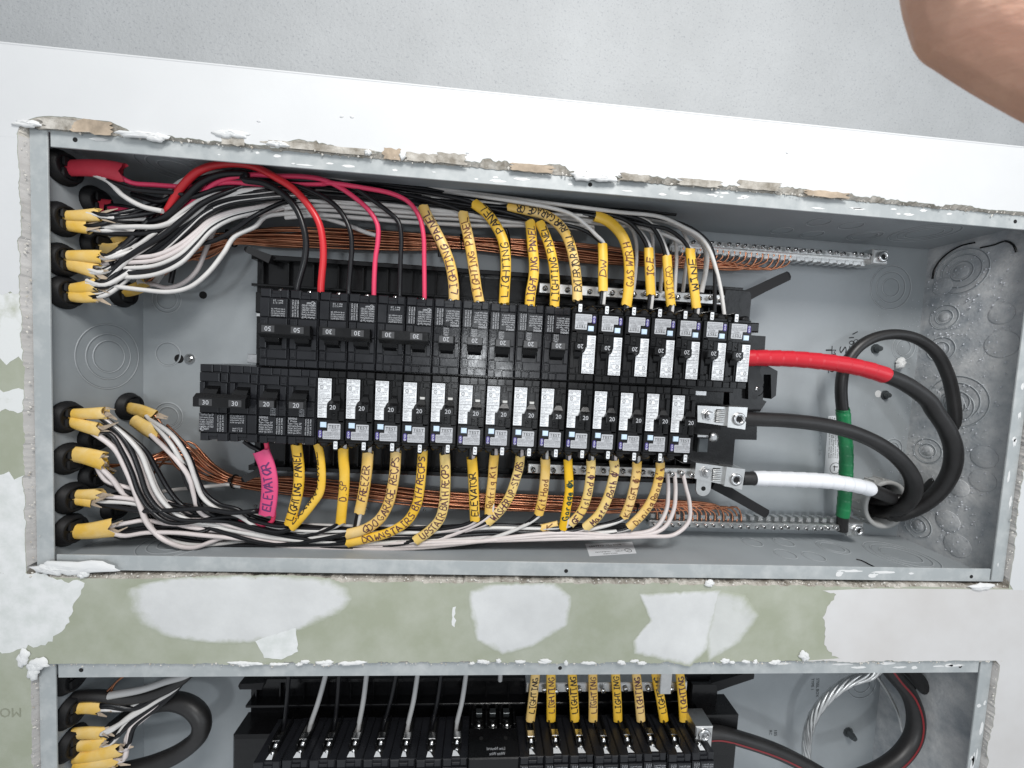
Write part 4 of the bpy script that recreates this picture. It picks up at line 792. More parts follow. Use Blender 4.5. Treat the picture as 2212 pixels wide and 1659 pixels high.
JU['p2'] = sheath(VV('a', [(680, 775), (740, 780), (810, 795)], 1.95), 'short red cable sheath out of a recessed clamp', jakp, .22, .13, 2)
JU['a1'] = sheath(VV('a', [(440, 855), (560, 855), (740, 845)], .75, .85), 'upper yellow sheath of the pair in the second front clamp', jak, .17, .12, 3)
JU['a2'] = sheath(VV('a', [(440, 915), (560, 925), (680, 935)], .8, .9), 'lower yellow sheath of the pair in the second front clamp', jak, .2, .12, 4)
JU['b1'] = sheath(VV('a', [(430, 1150), (560, 1150), (740, 1155)], .75, .85), 'upper yellow sheath of the pair in the third front clamp', jak, .17, .12, 5)
JU['b2'] = sheath(VV('a', [(450, 1200), (580, 1225), (720, 1265)], .8, .9), 'lower yellow sheath of the pair in the third front clamp', jak, .2, .12, 6)
JU['c1'] = sheath(VV('a', [(450, 1400), (600, 1385), (730, 1355)], .85, .9), 'upper yellow sheath of the pair in the lowest upper clamp', jak, .17, .12, 7)
JU['c2'] = sheath(VV('a', [(470, 1440), (600, 1450), (715, 1440)], .85, .95), 'lower yellow sheath of the pair in the lowest upper clamp', jak, .18, .12, 8)
JU['d1'] = sheath(VV('a', [(690, 1090), (800, 1120), (920, 1110)], 1.95, 2.0), 'yellow sheath in the recess behind the third front clamp', jak, .26, .15, 9)
JU['d2'] = sheath(VV('a', [(840, 1050), (950, 1040), (1040, 1020)], 2.6, 2.5), 'dim yellow sheath deep behind the upper wires', jak, .2, .12, 10)
JU['e1'] = sheath(VV('a', [(890, 1420), (980, 1400), (1090, 1350)], 2.9, 2.7), 'yellow sheath near the back panel under the upper wires', jak, .2, .12, 11)
JL['a1'] = sheath(VV('e', [(480, 470), (620, 470), (790, 465)], .85, .95), 'upper yellow sheath in the first clamp below the gap', jak, .17, .12, 12)
JL['a2'] = sheath(VV('e', [(500, 520), (620, 560), (740, 590)], .85, .9), 'lower yellow sheath in the first clamp below the gap', jak, .19, .12, 13)
JL['b1'] = sheath(VV('e', [(480, 760), (620, 780), (770, 820)], .9, 1.), 'yellow sheath out of the second clamp below the gap', jak, .26, .15, 14)
JL['c1'] = sheath(VV('e', [(500, 1065), (620, 1065), (745, 1065)], .95, 1.05), 'upper yellow sheath in the third clamp below the gap', jak, .16, .12, 15)
JL['c2'] = sheath(VV('e', [(510, 1100), (610, 1115), (690, 1125)], .95, 1.05), 'lower yellow sheath in the third clamp below the gap', jak, .15, .11, 16)
JL['d1'] = sheath(VV('e', [(500, 1340), (650, 1335), (830, 1310)], .9, 1.1), 'yellow sheath out of the lowest clamp in the upper box', jak, .26, .15, 17)
JL['e1'] = sheath(VV('e', [(920, 420), (1040, 450), (1150, 500)], 3.1, 2.6), 'yellow sheath from the deepest lower clamp', jak, .22, .14, 18)
JL['e2'] = sheath(VV('e', [(990, 520), (1090, 585), (1185, 635)], 2.3, 1.9), 'bright yellow sheath slanting down beside the deep clamp', jak, .24, .14, 19, False)
JL['f1'] = sheath(VV('e', [(690, 900), (740, 890), (800, 870)], 1.8, 1.8), 'short torn sheath behind the second lower clamp', jak, .2, .12, 20)

# ================================================================== MARKER SLEEVES
SLEEVES = {}
def sleeve(key, k, pts, w, d0, d1, txt, label, m=None, im=None, hgt=None, span=(.06, .94), pen=.02, shift=0., thick=.62, pale=True, group='marker sleeves on the wires'):
    P = VV(k, pts, d0, d1); S = spline(P, .1); fr = frames(S); a = w / 2; b = a * thick; N = len(S); R = random.Random(len(key) * 31 + ord(key[-1]))
    cut0 = [R.uniform(-.05, .05) for _ in range(12)]; cut1 = [R.uniform(-.04, .04) for _ in range(12)]
    mb = MB(); tube(mb, S, a, b, n=12, cap=False, wob=lambda i, q: cut1[q] if i == N - 1 else (cut0[q] if i == 0 else 0))
    rim = MB()
    o = mb.build('marker_sleeve', m or yel, None, label, 'wire sleeve', group)
    arc = sum((S[i + 1] - S[i]).length for i in range(N - 1))
    if txt:
        h = MB(); handwrite(h, S, fr, a, b, txt, arc * span[0], arc * span[1], hgt or w * .68, sum(map(ord, key)), pen, shift); h.build('handwriting', im or blk_ink, o)
    SLEEVES[key] = P; return o
TD = (1.25, 1.55)
LPM = 'yellow sleeve marked LIGHTING PANEL, '
sleeve('t1', 'b', [(1900, 1045), (1895, 900), (1870, 750), (1815, 600), (1740, 450), (1672, 330), (1642, 262)], .40, *TD, 'LIGHTING  PANEL', LPM + 'nearest the pink wires', yel2, brown_ink)
sleeve('t2', 'c', [(370, 870), (352, 780), (335, 660), (310, 500), (290, 400), (268, 310), (258, 256)], .40, *TD, 'LIGHTING  PANEL', LPM + 'second from the pink wires', yel2, brn_ink)
sleeve('t3', 'c', [(537, 875), (543, 760), (550, 640), (545, 520), (525, 430), (480, 340), (410, 250), (332, 192)], .40, *TD, 'LIGHTING   PANEL', LPM + 'third, bending left at its top', yel, blk_ink)
sleeve('t4', 'c', [(712, 895), (720, 800), (738, 700), (742, 600), (730, 480), (722, 380), (715, 316)], .40, *TD, 'LIGHT ING  PANEL', LPM + 'fourth, upright', yel, brown_ink)
sleeve('t5', 'c', [(880, 895), (885, 760), (875, 620), (850, 500), (815, 400), (780, 325)], .38, *TD, 'LIGHTING  PANEL', LPM + 'fifth, crossed at its top by the long EXTERIOR sleeve', yel, blk_ink)
sleeve('t6', 'c', [(1037, 855), (1035, 760), (1020, 620), (990, 480), (945, 380), (880, 310), (800, 265), (700, 245), (560, 222)], .40, 1.25, 1.75, 'EXTERIOR WALL RWR GARAGE GR', 'long yellow sleeve marked EXTERIOR WALL, curving away to the left', yel2, blk_ink)
sleeve('t7', 'c', [(1212, 790), (1210, 680), (1212, 580), (1208, 468)], .38, 1.3, 1.5, 'DW', 'short yellow sleeve marked DW', yel, brown_ink, span=(.28, .66), pen=.016)
sleeve('t8', 'c', [(1370, 890), (1385, 780), (1390, 650), (1380, 530), (1350, 430), (1290, 350), (1220, 300), (1155, 280)], .42, *TD, 'GAS WTR H', 'yellow sleeve marked GAS, hooked to the left at its top', yel, brn_ink, span=(.18, .6), shift=.0)
sleeve('t9', 'c', [(1537, 822), (1530, 700), (1525, 580), (1522, 500)], .38, 1.3, 1.5, 'ICE', 'short yellow sleeve marked ICE', yel, brn_ink, span=(.38, .8), pen=.022)
sleeve('t10', 'c', [(1674, 888), (1660, 760), (1652, 650), (1645, 552)], .38, 1.3, 1.5, 'MICRO', 'short yellow sleeve marked MICRO', yel, brn_ink, span=(.15, .8), pen=.013)
sleeve('t11', 'c', [(1847, 908), (1830, 760), (1815, 620), (1803, 503)], .38, 1.3, 1.5, 'WINE', 'short yellow sleeve marked WINE, farthest from the pink wires', yel, blk_ink, span=(.3, .84), pen=.022)
BD = (1.5, 1.25)
sleeve('b0', 'f', [(520, 1385), (540, 1250), (543, 1120), (520, 1000), (475, 885)], .62, 1.45, 1.3, 'ELEVATOR', 'wide pink sleeve marked ELEVATOR', pnk, mat('violet marker', (.13, .03, .13), .6), span=(.08, .82), hgt=.32, pen=.026, thick=.32)
sleeve('b1', 'f', [(697, 1460), (735, 1330), (765, 1200), (775, 1050), (765, 930), (752, 835)], .40, *BD, 'LIGHTING  PANEL', 'yellow sleeve marked LIGHTING PANEL, beside the pink one', yel, blk_ink, span=(.08, .92))
sleeve('b2', 'f', [(712, 1492), (780, 1420), (870, 1310), (935, 1210), (950, 1100), (945, 980), (935, 900), (915, 825)], .31, 1.45, 1.25, 'DXXWN PANEL', 'narrow yellow sleeve with its writing turned to the side', yel, blk_ink, shift=.12, hgt=.12)
sleeve('b3', 'f', [(1098, 1445), (1110, 1320), (1125, 1180), (1128, 1050), (1120, 950), (1118, 862)], .39, *BD, 'D.SP', 'yellow sleeve marked D.SP', yel, brown_ink, span=(.32, .58), pen=.015)
sleeve('b4', 'f', [(1245, 1365), (1270, 1250), (1290, 1130), (1305, 1000), (1312, 895)], .42, *BD, 'FREEZER', 'yellow sleeve marked FREEZER', yel2, brown_ink, span=(.22, .82))
sleeve('b5', 'f', [(1150, 1535), (1280, 1500), (1400, 1420), (1470, 1300), (1500, 1180), (1520, 1050), (1530, 890)], .41, *BD, 'GDO GARAGE RECPS', 'yellow sleeve marked GDO GARAGE, its end bent left', yel2, brown_ink, span=(.16, .97))
sleeve('b6', 'f', [(1150, 1605), (1300, 1570), (1480, 1520), (1620, 1430), (1690, 1310), (1715, 1180), (1730, 1030), (1740, 880)], .38, 1.55, 1.25, 'DOWNSTAIRS BATH RECPS', 'yellow sleeve marked DOWNSTAIRS, its end bent left', yel, brown_ink, span=(.12, .97))
sleeve('b7', 'f', [(1685, 1585), (1790, 1510), (1870, 1420), (1905, 1300), (1915, 1150), (1915, 1000), (1910, 905)], .40, *BD, 'UPSTAIR BATH RECPS', 'pale yellow sleeve marked UPSTAIR BATH', yel3, brown_ink, span=(.08, .9))
sleeve('b8', 'g', [(340, 1242), (335, 1130), (330, 1000), (325, 900), (318, 818)], .40, *BD, 'ELEVATOR', 'yellow sleeve marked ELEVATOR', yel, blk_ink, span=(.08, .8), pen=.024)
sleeve('b9', 'g', [(435, 1202), (445, 1080), (460, 950), (465, 870), (472, 795)], .37, *BD, 'Refrig Kit', 'pale yellow sleeve marked Refrig Kit', yel2, brn_ink, span=(.12, .85))
sleeve('b10', 'g', [(425, 1260), (510, 1180), (575, 1080), (615, 970), (640, 880), (648, 805)], .38, 1.55, 1.25, 'WASHER UP-STAIRS', 'pale sleeve marked WASHER UP-STAIRS, leaning left', yel3, brown_ink, span=(.1, .95))
sleeve('b11', 'g', [(773, 1205), (800, 1090), (815, 960), (820, 880), (818, 820)], .39, *BD, 'Kit Hood', 'yellow sleeve marked Kit Hood', yel2, brn_ink, span=(.1, .66))
sleeve('b12', 'g', [(938, 1302), (960, 1180), (980, 1050), (978, 930), (972, 830)], .36, *BD, "Garage @s", 'bright yellow sleeve with dark green writing', mat('bright yellow sleeve', (.85, .50, .015), .38), grn_ink, span=(.15, .75), pen=.026)
sleeve('b13', 'g', [(985, 1275), (1060, 1190), (1100, 1090), (1120, 980), (1130, 880), (1128, 830)], .38, 1.5, 1.25, "GFI Island @'s", 'pale sleeve marked GFI Island', yel3, brown_ink)
sleeve('b14', 'g', [(1090, 1295), (1180, 1210), (1235, 1110), (1270, 1000), (1290, 900), (1285, 830)], .40, 1.5, 1.25, "Master Bath @'s", 'pale sleeve marked Master Bath', yel3, brown_ink, span=(.1, .97))
sleeve('b15', 'g', [(1353, 1225), (1395, 1120), (1425, 1000), (1440, 910), (1443, 845)], .39, *BD, "Kit GFI @'s", 'yellow sleeve marked Kit GFI', yel2, brn_ink, span=(.05, .9))
sleeve('b16', 'g', [(1385, 1295), (1480, 1200), (1540, 1110), (1580, 1000), (1600, 900), (1600, 845)], .38, 1.5, 1.25, "Dining Room @'s", 'yellow sleeve marked Dining Room, last in the lower row', yel2, brn_ink, span=(.1, .95))
sleeve('b17', 'g', [(788, 1300), (840, 1288), (905, 1272)], .33, 1.6, 1.6, 'K', 'short stub of yellow sleeve lying along the lower wires', yel2, brn_ink, span=(.3, .8))
# ================================================================== WIRES
def px(x, y, d): return V('F', x, y, d)
US = [(300, 490, 70), (380, 462, 60), (430, 432, 52), (500, 405, 36), (600, 402, 33), (720, 412, 30), (850, 425, 28), (1000, 441, 26), (1150, 452, 22), (1300, 458, 16), (1420, 470, 12)]
LS = [(330, 930, 40), (380, 1010, 36), (430, 1080, 36), (500, 1128, 32), (600, 1150, 30), (750, 1160, 28), (900, 1160, 26), (1050, 1152, 24), (1200, 1146, 22), (1350, 1143, 18), (1430, 1143, 12)]
def route(spine, x_from, x_to, o, od, d0, R):
    out = []
    for x, y, w in spine:
        if x_from <= x <= x_to: out.append(px(x, y + o * w + R.uniform(-2.5, 2.5), d0 + od + R.uniform(-.06, .06)))
    return out
RW = random.Random(12)
BK, WH = (w_blk, .077), (w_wht, .075)
UB = 'wires running inside the upper bundle'; LBG = 'wires running inside the lower bundle'
def top_wire(j, o, od, tail, kind, label, x_from=370, xt=None, group=None, r=None):
    m, rr = kind; s = JU[j] - Vector((.35, 0, 0)) + Vector((0, RW.uniform(-.05, .05), RW.uniform(-.1, .1)))
    tpx = xt
    P = [s, JU[j] + Vector((.25, RW.uniform(-.05, .1), RW.uniform(-.1, .1)))] + route(US, x_from, tpx, o, od, 1.85, RW) + tail
    return wire(P, r or rr, m, label=label, group=group)
def sl_tail(key, up, dx=0., into=.5):
    P = list(SLEEVES[key]); P = P[::-1]                    # far end first
    if not up: P = list(SLEEVES[key])
    e = P[-1]; P = [p + Vector((dx, 0, 0)) for p in P]
    return P + [e + Vector((dx, .05, -into if up else into))]
tops = [('t1', 700, 'a1', -.2), ('t2', 800, 'a2', -.6), ('t3', 800, 'b1', -.75), ('t4', 920, 'b2', -.1), ('t5', 950, 'c1', .2), ('t6', 960, 'c2', .4)]
names = {'t1': 'first', 't2': 'second', 't3': 'third', 't4': 'fourth', 't5': 'fifth'}
for q, (key, xt, j, o) in enumerate(tops):
    lab = 'black wire feeding the %s LIGHTING PANEL sleeve of the upper row' % names[key] if key in names else 'black wire feeding the long EXTERIOR WALL sleeve'
    top_wire(j, o, -.2 + .1 * q, sl_tail(key, True), BK, lab, xt=xt)
for q, (key, xt, j, ob, ow, nm) in enumerate((('t7', 1010, 'd1', .5, -.95, 'DW'), ('t8', 1010, 'b1', -.2, .7, 'GAS'), ('t9', 1160, 'a1', -.55, .1, 'ICE'), ('t10', 1160, 'b2', -.3, .35, 'MICRO'), ('t11', 1310, 'c1', .3, .8, 'WINE'))):
    pre_b = {'t9': VV('c', [(1350, 300), (1440, 370), (1490, 440)], 1.5), 't10': VV('c', [(1400, 285), (1530, 340), (1595, 430)], 1.5), 't11': VV('c', [(1500, 340), (1650, 370), (1735, 425)], 1.5), 't7': VV('c', [(1000, 350), (1100, 385), (1165, 430)], 1.6)}.get(key, [])
    pre_w = {'t7': VV('c', [(850, 222), (1000, 270), (1100, 345), (1165, 410)], 1.35), 't10': VV('c', [(1480, 300), (1570, 370), (1620, 460)], 1.55), 't9': VV('c', [(1300, 300), (1400, 340), (1490, 420)], 1.65)}.get(key, [])
    top_wire(j, ob, .1, pre_b + sl_tail(key, True, -.055), BK, 'black wire going into the %s sleeve' % nm, xt=xt)
    top_wire(j, ow, .15, pre_w + sl_tail(key, True, .06), WH, 'white wire going into the %s sleeve' % nm, xt=min(xt, 900) if key == 't7' else xt)
top_wire('d1', -.9, -.1, VV('c', [(1400, 262), (1700, 318), (1850, 388), (1940, 480), (1970, 600), (1972, 800), (1970, 935)], 1.5, 1.3), BK, 'bare black wire dropping to the last breaker but one, upper row', xt=1160)
top_wire('d1', -1., -.1, VV('c', [(1300, 250), (1600, 285), (1760, 355), (1870, 420), (1930, 500), (1980, 640), (2012, 780), (2030, 900), (2036, 950)], 1.4, 1.25), WH, 'white wire making the widest turn above the last upper breaker', xt=1010)
NEU = 'white wire looping down to the neutral bar above the upper breakers'
for q, pts in enumerate(([(1250, 330), (1390, 350), (1432, 430), (1440, 560), (1430, 700), (1418, 790)], [(1300, 345), (1500, 345), (1545, 410), (1550, 500), (1556, 600), (1560, 800)], [(1400, 320), (1580, 370), (1628, 470), (1640, 560), (1610, 690), (1602, 800)], [(1420, 310), (1640, 375), (1700, 440), (1712, 560), (1705, 700), (1700, 810)], [(1500, 300), (1720, 340), (1775, 420), (1790, 520), (1770, 660), (1755, 800)])):
    top_wire(['a1', 'a2', 'b1', 'c1', 'c2'][q], -.5 + .3 * q, .35, VV('c', pts, 1.9, 2.15), WH, NEU, xt=1010, group='white wires to the upper neutral bar')
top_wire('e1', -.3, .1, VV('c', [(1600, 300), (1780, 378), (1880, 448), (1915, 530), (1910, 650), (1880, 800)], 1.7, 2.1), WH, 'thick white wire looping down behind the WINE sleeve', xt=1160, r=.105)
# wires filling out the upper bundle, ending behind the sleeves
for q in range(16):
    wht = q % 4 == 1; xe = RW.choice((720, 850, 1000, 1150, 1300)); yo = RW.uniform(-.9, .9)
    last = [v for v in US if v[0] <= xe][-1]; j = ['a1', 'a2', 'b1', 'b2', 'c1', 'c2', 'd1', 'd2', 'p2', 'e1'][q % 10]
    tail = [px(xe + 60, last[1] + 12, 2.3), px(xe + 95, last[1] + 60, 2.5), px(xe + 100, last[1] + 130, 2.6)] if q % 3 == 0 else [px(xe + 70, last[1] + yo * 22 + 3, 2.2), px(xe + 160, last[1] + yo * 16 + 10, 2.3)]
    top_wire(j, yo, .45 if not wht else .3, tail, WH if wht else BK, ('white' if wht else 'black') + ' wire lost among its neighbours in the upper bundle', xt=xe, group=UB)
# traced wires on the left of the upper group
wire(VV('a', [(640, 530), (800, 600), (900, 700), (1050, 785), (1200, 820)], .95, 1.2), .085, w_wht, label='white wire sagging from the topmost red sheath')
wire([JU['p1'] - Vector((.6, 0, .05))] + VV('a', [(760, 570), (950, 650), (1130, 675), (1330, 690)], 1., 1.2) + VV('q', [(1300, 660), (1500, 600), (1700, 590), (1900, 600), (2150, 640)], 1.3, 1.7) + [px(900, 430, 1.8), px(1100, 448, 1.9)], .085, w_blk, label='black wire leaving the topmost red sheath')
red = VV('q', [(1130, 790, 1.5), (1190, 690, 1.3), (1270, 560, 1.1), (1380, 470, 1.0), (1540, 432, .95), (1700, 440, .95)]) if False else [V('q', x, y, d) for x, y, d in ((1090, 860, 1.7), (1150, 740, 1.4), (1240, 590, 1.15), (1360, 480, 1.05), (1540, 434, 1.), (1720, 450, 1.))]
wire(red + VV('b', [(420, 20), (560, 110), (690, 250), (780, 400), (812, 560), (815, 700), (802, 850), (795, 960)], 1., 1.2) + [V('b', 795, 960, 1.2) + Vector((0, .1, -.4))], .125, w_red, label='thick red wire arching into the 50 breaker')
wire([V('q', x, y, d) for x, y, d in ((760, 770, 1.9), (950, 830, 1.6), (1120, 800, 1.4), (1250, 680, 1.25), (1380, 560, 1.2), (1520, 505, 1.15), (1680, 508, 1.1))] + VV('b', [(150, 35), (330, 70), (480, 155), (590, 280), (648, 420), (672, 550), (662, 700), (622, 850), (600, 945)], 1.05, 1.2) + [V('b', 600, 945, 1.2) + Vector((0, .1, -.4))], .115, w_blk, label='thick black wire arching into the 50 breaker')
wire(VV('q', [(900, 640), (1100, 690), (1250, 600), (1400, 540), (1600, 530), (1800, 560)], 1.5, 1.3) + VV('b', [(600, 95), (760, 155), (900, 240), (990, 350), (1042, 480), (1052, 600), (1042, 750), (1025, 985)], 1.2, 1.25) + [V('b', 1025, 985, 1.25) + Vector((0, .1, -.4))], .09, w_blk, label='black wire into the 30 breaker beside the 50 one')
wire([JU['p1'] + Vector((-.25, 0, 0))] + VV('q', [(830, 530), (900, 565), (1050, 578), (1230, 590)], 1.0, 1.35) + VV('q', [(1380, 590), (1550, 562), (1800, 575), (2000, 572), (2212, 570)], 1.4, 1.25) + VV('b', [(850, 66), (1140, 105), (1400, 160), (1530, 230), (1612, 350), (1646, 500), (1652, 700), (1655, 1050)], 1.15, 1.25) + [V('b', 1655, 1050, 1.25) + Vector((0, .1, -.4))], .085, w_pnk, label='pink wire into the 30 breaker next to the LIGHTING sleeves')
wire([JU['p2']] + VV('q', [(900, 760), (1050, 815), (1180, 790), (1330, 680), (1480, 560), (1700, 510)], 1.8, 1.2) + VV('b', [(450, 10), (620, 12), (800, 35), (930, 90), (1080, 190), (1200, 300), (1266, 420), (1268, 550), (1247, 700), (1235, 1000)], 1.1, 1.25) + [V('b', 1235, 1000, 1.25) + Vector((0, .1, -.4))], .088, w_pnk, label='pink wire into the 30 breaker beside the 50 one')
wire(VV('q', [(950, 650), (1150, 680), (1300, 610), (1500, 560), (1800, 530)], 1.6, 1.3) + VV('b', [(600, 40), (850, 45), (1050, 92), (1200, 190), (1350, 300), (1440, 390), (1462, 520), (1456, 700), (1450, 1000)], 1.2, 1.25) + [V('b', 1450, 1000, 1.25) + Vector((0, .1, -.4))], .085, w_blk, label='black wire into the 30 breaker next to the LIGHTING sleeves')
wire(VV('a', [(690, 940), (800, 940), (1000, 935), (1180, 930), (1350, 860), (1500, 760), (1650, 690), (1888, 660)], .95, 1.5) + [px(660, 400, 2.1), px(800, 425, 2.3)], .085, w_wht, label='white wire running straight out of the second front clamp')
wire(VV('a', [(640, 965), (800, 985), (950, 990), (1150, 970), (1400, 880), (1600, 760), (1888, 700)], 1., 1.6) + [px(660, 410, 2.1), px(800, 430, 2.3)], .085, w_blk, label='black wire under the yellow pair of the second front clamp')
wire(VV('a', [(700, 1400), (780, 1320), (900, 1190), (1050, 1090), (1200, 1000), (1350, 880), (1500, 760), (1650, 690)], .9, 1.3) + [px(600, 385, 1.7), px(750, 410, 2.)], .09, w_blk, label='black wire climbing from the lowest upper clamp')
wire(VV('a', [(740, 1390), (830, 1290), (950, 1170), (1100, 1070), (1250, 960), (1420, 850), (1560, 750), (1888, 660)], .92, 1.5) + [px(660, 402, 2.1), px(820, 428, 2.3)], .085, w_wht, label='white wire climbing beside the black one from the lowest upper clamp')
wire(VV('a', [(730, 1360), (850, 1375), (1050, 1400), (1250, 1415), (1400, 1380), (1530, 1280), (1650, 1130), (1730, 1010), (1888, 930)], .95, 1.9) + VV('b', [(330, 350), (500, 322), (700, 320), (950, 345), (1250, 370)], 2., 2.3), .08, w_wht, label='white wire dipping lowest out of the upper sheaths')
wire([JU['e1']] + VV('a', [(1150, 1365), (1230, 1385), (1350, 1350), (1450, 1260), (1520, 1100), (1600, 930), (1750, 860), (1888, 850)], 2.4, 2.0) + [px(640, 445, 2.2), px(760, 450, 2.4)], .08, w_wht2, label='white wire looping out of the deep yellow sheath')
for q, (o1, cc) in enumerate(((0, w_wht2), (40, w_wht), (-35, w_wht2), (75, w_blk), (105, w_wht))):
    wire(VV('a', [(700, 1210 + o1 * .5), (900, 1200 + o1), (1150, 1180 + o1), (1330, 1100 + o1), (1450, 1000 + o1 * .8), (1560, 900 + o1 * .6), (1700, 840 + o1 * .4), (1888, 800 + o1 * .3)], 1., 1.9) + [px(640, 432 + o1 * .1, 2.1), px(780, 440 + o1 * .1, 2.3)], .075, cc, label=('second', 'third', 'uppermost', 'fourth', 'lowest')[q] + ' of five wires rising from the third upper clamp, ' + ('black' if cc is w_blk else 'white'))
for q in range(12):
    o1 = -90 + 17 * q; st_ = JU[('c1', 'b2', 'c2', 'b1')[q % 4]]
    wire([st_ - Vector((.3, 0, 0)), st_ + Vector((.15, .02, .05))] + VV('a', [(900, 1230 + o1 * .7), (1080, 1120 + o1), (1230, 1010 + o1), (1370, 890 + o1 * .9), (1500, 790 + o1 * .7), (1660, 730 + o1 * .5), (1888, 700 + o1 * .4)], 1.25 + .05 * (q % 3), 1.5) + [px(650, 412 + o1 * .15, 1.9), px(800, 428 + o1 * .12, 2.2)], .075, w_blk if q % 5 else w_wht, label=('black' if q % 5 else 'white') + ' wire in the steep sweep up from the lowest two upper clamps', group='wires sweeping up from the upper clamps')
wire(VV('a', [(1260, 1350), (1280, 1250), (1300, 1150), (1420, 1080), (1600, 1030), (1760, 940), (1888, 850)], 2., 1.6) + [px(640, 430, 2.), px(760, 438, 2.3)], .08, w_blk, label='black wire crossing over the copper bundle at its tie')
wire(VV('b', [(250, 330), (500, 320), (760, 345), (1000, 410), (1180, 480), (1250, 500)], 2.3, 2.5), .085, w_wht, label='white wire slanting down over the copper behind the 30 breakers')
for q, (y0, d) in enumerate(((250, 2.0), (285, 2.2), (330, 2.1))):
    wire(VV('b', [(500, y0 + 25), (800, y0 + 5), (1100, y0 + 25), (1500, y0 + 60), (1900, y0 + 80), (2074, y0 + 90)], d) + VV('c', [(600, 320 + 12 * q), (900, 330 + 10 * q), (1150, 350 + 14 * q)], d + .1), .078, w_wht, label='%s of three white wires along the underside of the upper bundle' % ('uppermost', 'middle', 'lowest')[q])
# lower group
def low_wire(P0, o, od, tail, kind, label, x_from, xt, group=None):
    m, rr = kind
    return wire(P0 + route(LS, x_from, xt, o, od, 1.75, RW) + tail, rr, m, label=label, group=group)
def jl(j, dz=0.): return [JL[j] - Vector((.4, 0, 0)), JL[j] + Vector((.2, 0, dz))]
SW = {  # sweeping starts: pixel paths in zoom e that bring a wire from its sheath down to the bundle
 1: [(760, 530), (880, 610), (980, 740), (1050, 900), (1110, 1060), (1200, 1180), (1330, 1250)], 2: [(700, 520), (820, 620), (920, 760), (990, 900), (1050, 1050), (1130, 1170), (1280, 1270)],
 3: [(740, 600), (840, 720), (920, 860), (980, 1000), (1030, 1140), (1080, 1260), (1200, 1380), (1400, 1440)], 4: [(800, 560), (940, 640), (1050, 760), (1110, 890), (1180, 1040), (1280, 1160), (1420, 1240)],
 5: [(780, 840), (830, 950), (900, 1040), (1000, 1110)], 6: [(690, 890), (780, 970), (900, 1020), (1020, 1060)],
 7: [(1180, 510), (1280, 640), (1370, 780), (1420, 930), (1470, 1060), (1580, 1150), (1720, 1190)], 8: [(1150, 560), (1260, 700), (1340, 850), (1400, 1000), (1500, 1090), (1650, 1170)],
 9: [(1190, 650), (1300, 800), (1400, 930), (1440, 1060), (1480, 1170), (1620, 1250)], 10: [(750, 1060), (850, 1075), (1000, 1085), (1150, 1130), (1300, 1200)],
 11: [(690, 1115), (850, 1120), (1020, 1135), (1200, 1190), (1400, 1250)], 12: [(700, 1130), (850, 1160), (1030, 1190), (1250, 1190), (1500, 1180), (1700, 1210), (1880, 1195)],
 13: [(830, 1300), (950, 1270), (1060, 1250), (1200, 1270), (1400, 1300)], 14: [(760, 1340), (900, 1330), (1050, 1310), (1250, 1300), (1450, 1310)], 15: [(700, 1385), (900, 1370), (1080, 1350), (1300, 1350), (1500, 1370)]}
SJ = {1: 'a1', 2: 'a2', 3: 'a2', 4: 'a1', 5: 'b1', 6: 'b1', 7: 'e1', 8: 'e1', 9: 'e2', 10: 'c1', 11: 'c2', 12: 'c2', 13: 'd1', 14: 'd1', 15: 'd1'}
def sw(i, d0, d1):
    P = VV('e', SW[i], d0, d1); j = JL[SJ[i]]; o = Vector((RW.uniform(-.16, .16), RW.uniform(-.15, .2), RW.uniform(-.2, .12)))
    return [j + Vector((-.35, 0, RW.uniform(-.06, .06)))] + [p + o * min(1, .25 + q * .25) for q, p in enumerate(P[1:])]
bt = [('b1', 2, 600, -.4, 'LIGHTING PANEL sleeve beside the pink one'), ('b2', 1, 620, -.1, 'narrow side-written sleeve')]
for key, s, xt, o, nm in bt: low_wire(sw(s, 1., 1.3), o, -.25, sl_tail(key, False), BK, 'black wire feeding the ' + nm, 500, xt)
for key, s1, s2, xt, o, nm in (('b3', 4, 3, 620, .5, 'D.SP'), ('b4', 9, 7, 760, .2, 'FREEZER'), ('b5', 1, 2, 620, .8, 'GDO GARAGE'), ('b6', 3, 4, 620, .95, 'DOWNSTAIRS'), ('b7', 8, 13, 760, .8, 'UPSTAIR BATH'), ('b8', 14, 10, 910, -.5, 'yellow ELEVATOR'), ('b9', 11, 15, 910, .3, 'Refrig Kit'), ('b10', 13, 9, 910, -.1, 'WASHER'), ('b11', 15, 1, 1060, .8, 'Kit Hood'), ('b12', 6, 5, 1060, -.3, 'green-inked Garage'), ('b13', 10, 8, 1060, -.7, 'GFI Island'), ('b14', 5, 6, 1060, .1, 'Master Bath'), ('b15', 14, 11, 1210, .1, 'Kit GFI'), ('b16', 7, 4, 1210, .6, 'Dining Room')):
    low_wire(sw(s1, 1.1 + .04 * len(key), 1.5), o, RW.uniform(-.2, .2), sl_tail(key, False, -.06), BK, 'black wire leading to the %s sleeve' % nm, 600 if s1 in (3, 7, 8, 9, 15) else 500, xt)
    low_wire(sw(s2, 1.05, 1.45), o + .3 - .6 * (o > .4), RW.uniform(-.2, .2), sl_tail(key, False, .06), WH if RW.random() < .6 else (w_wht2, .08), 'white wire leading to the %s sleeve' % nm, 600 if s2 in (3, 7, 8, 9, 15) else 500, xt)
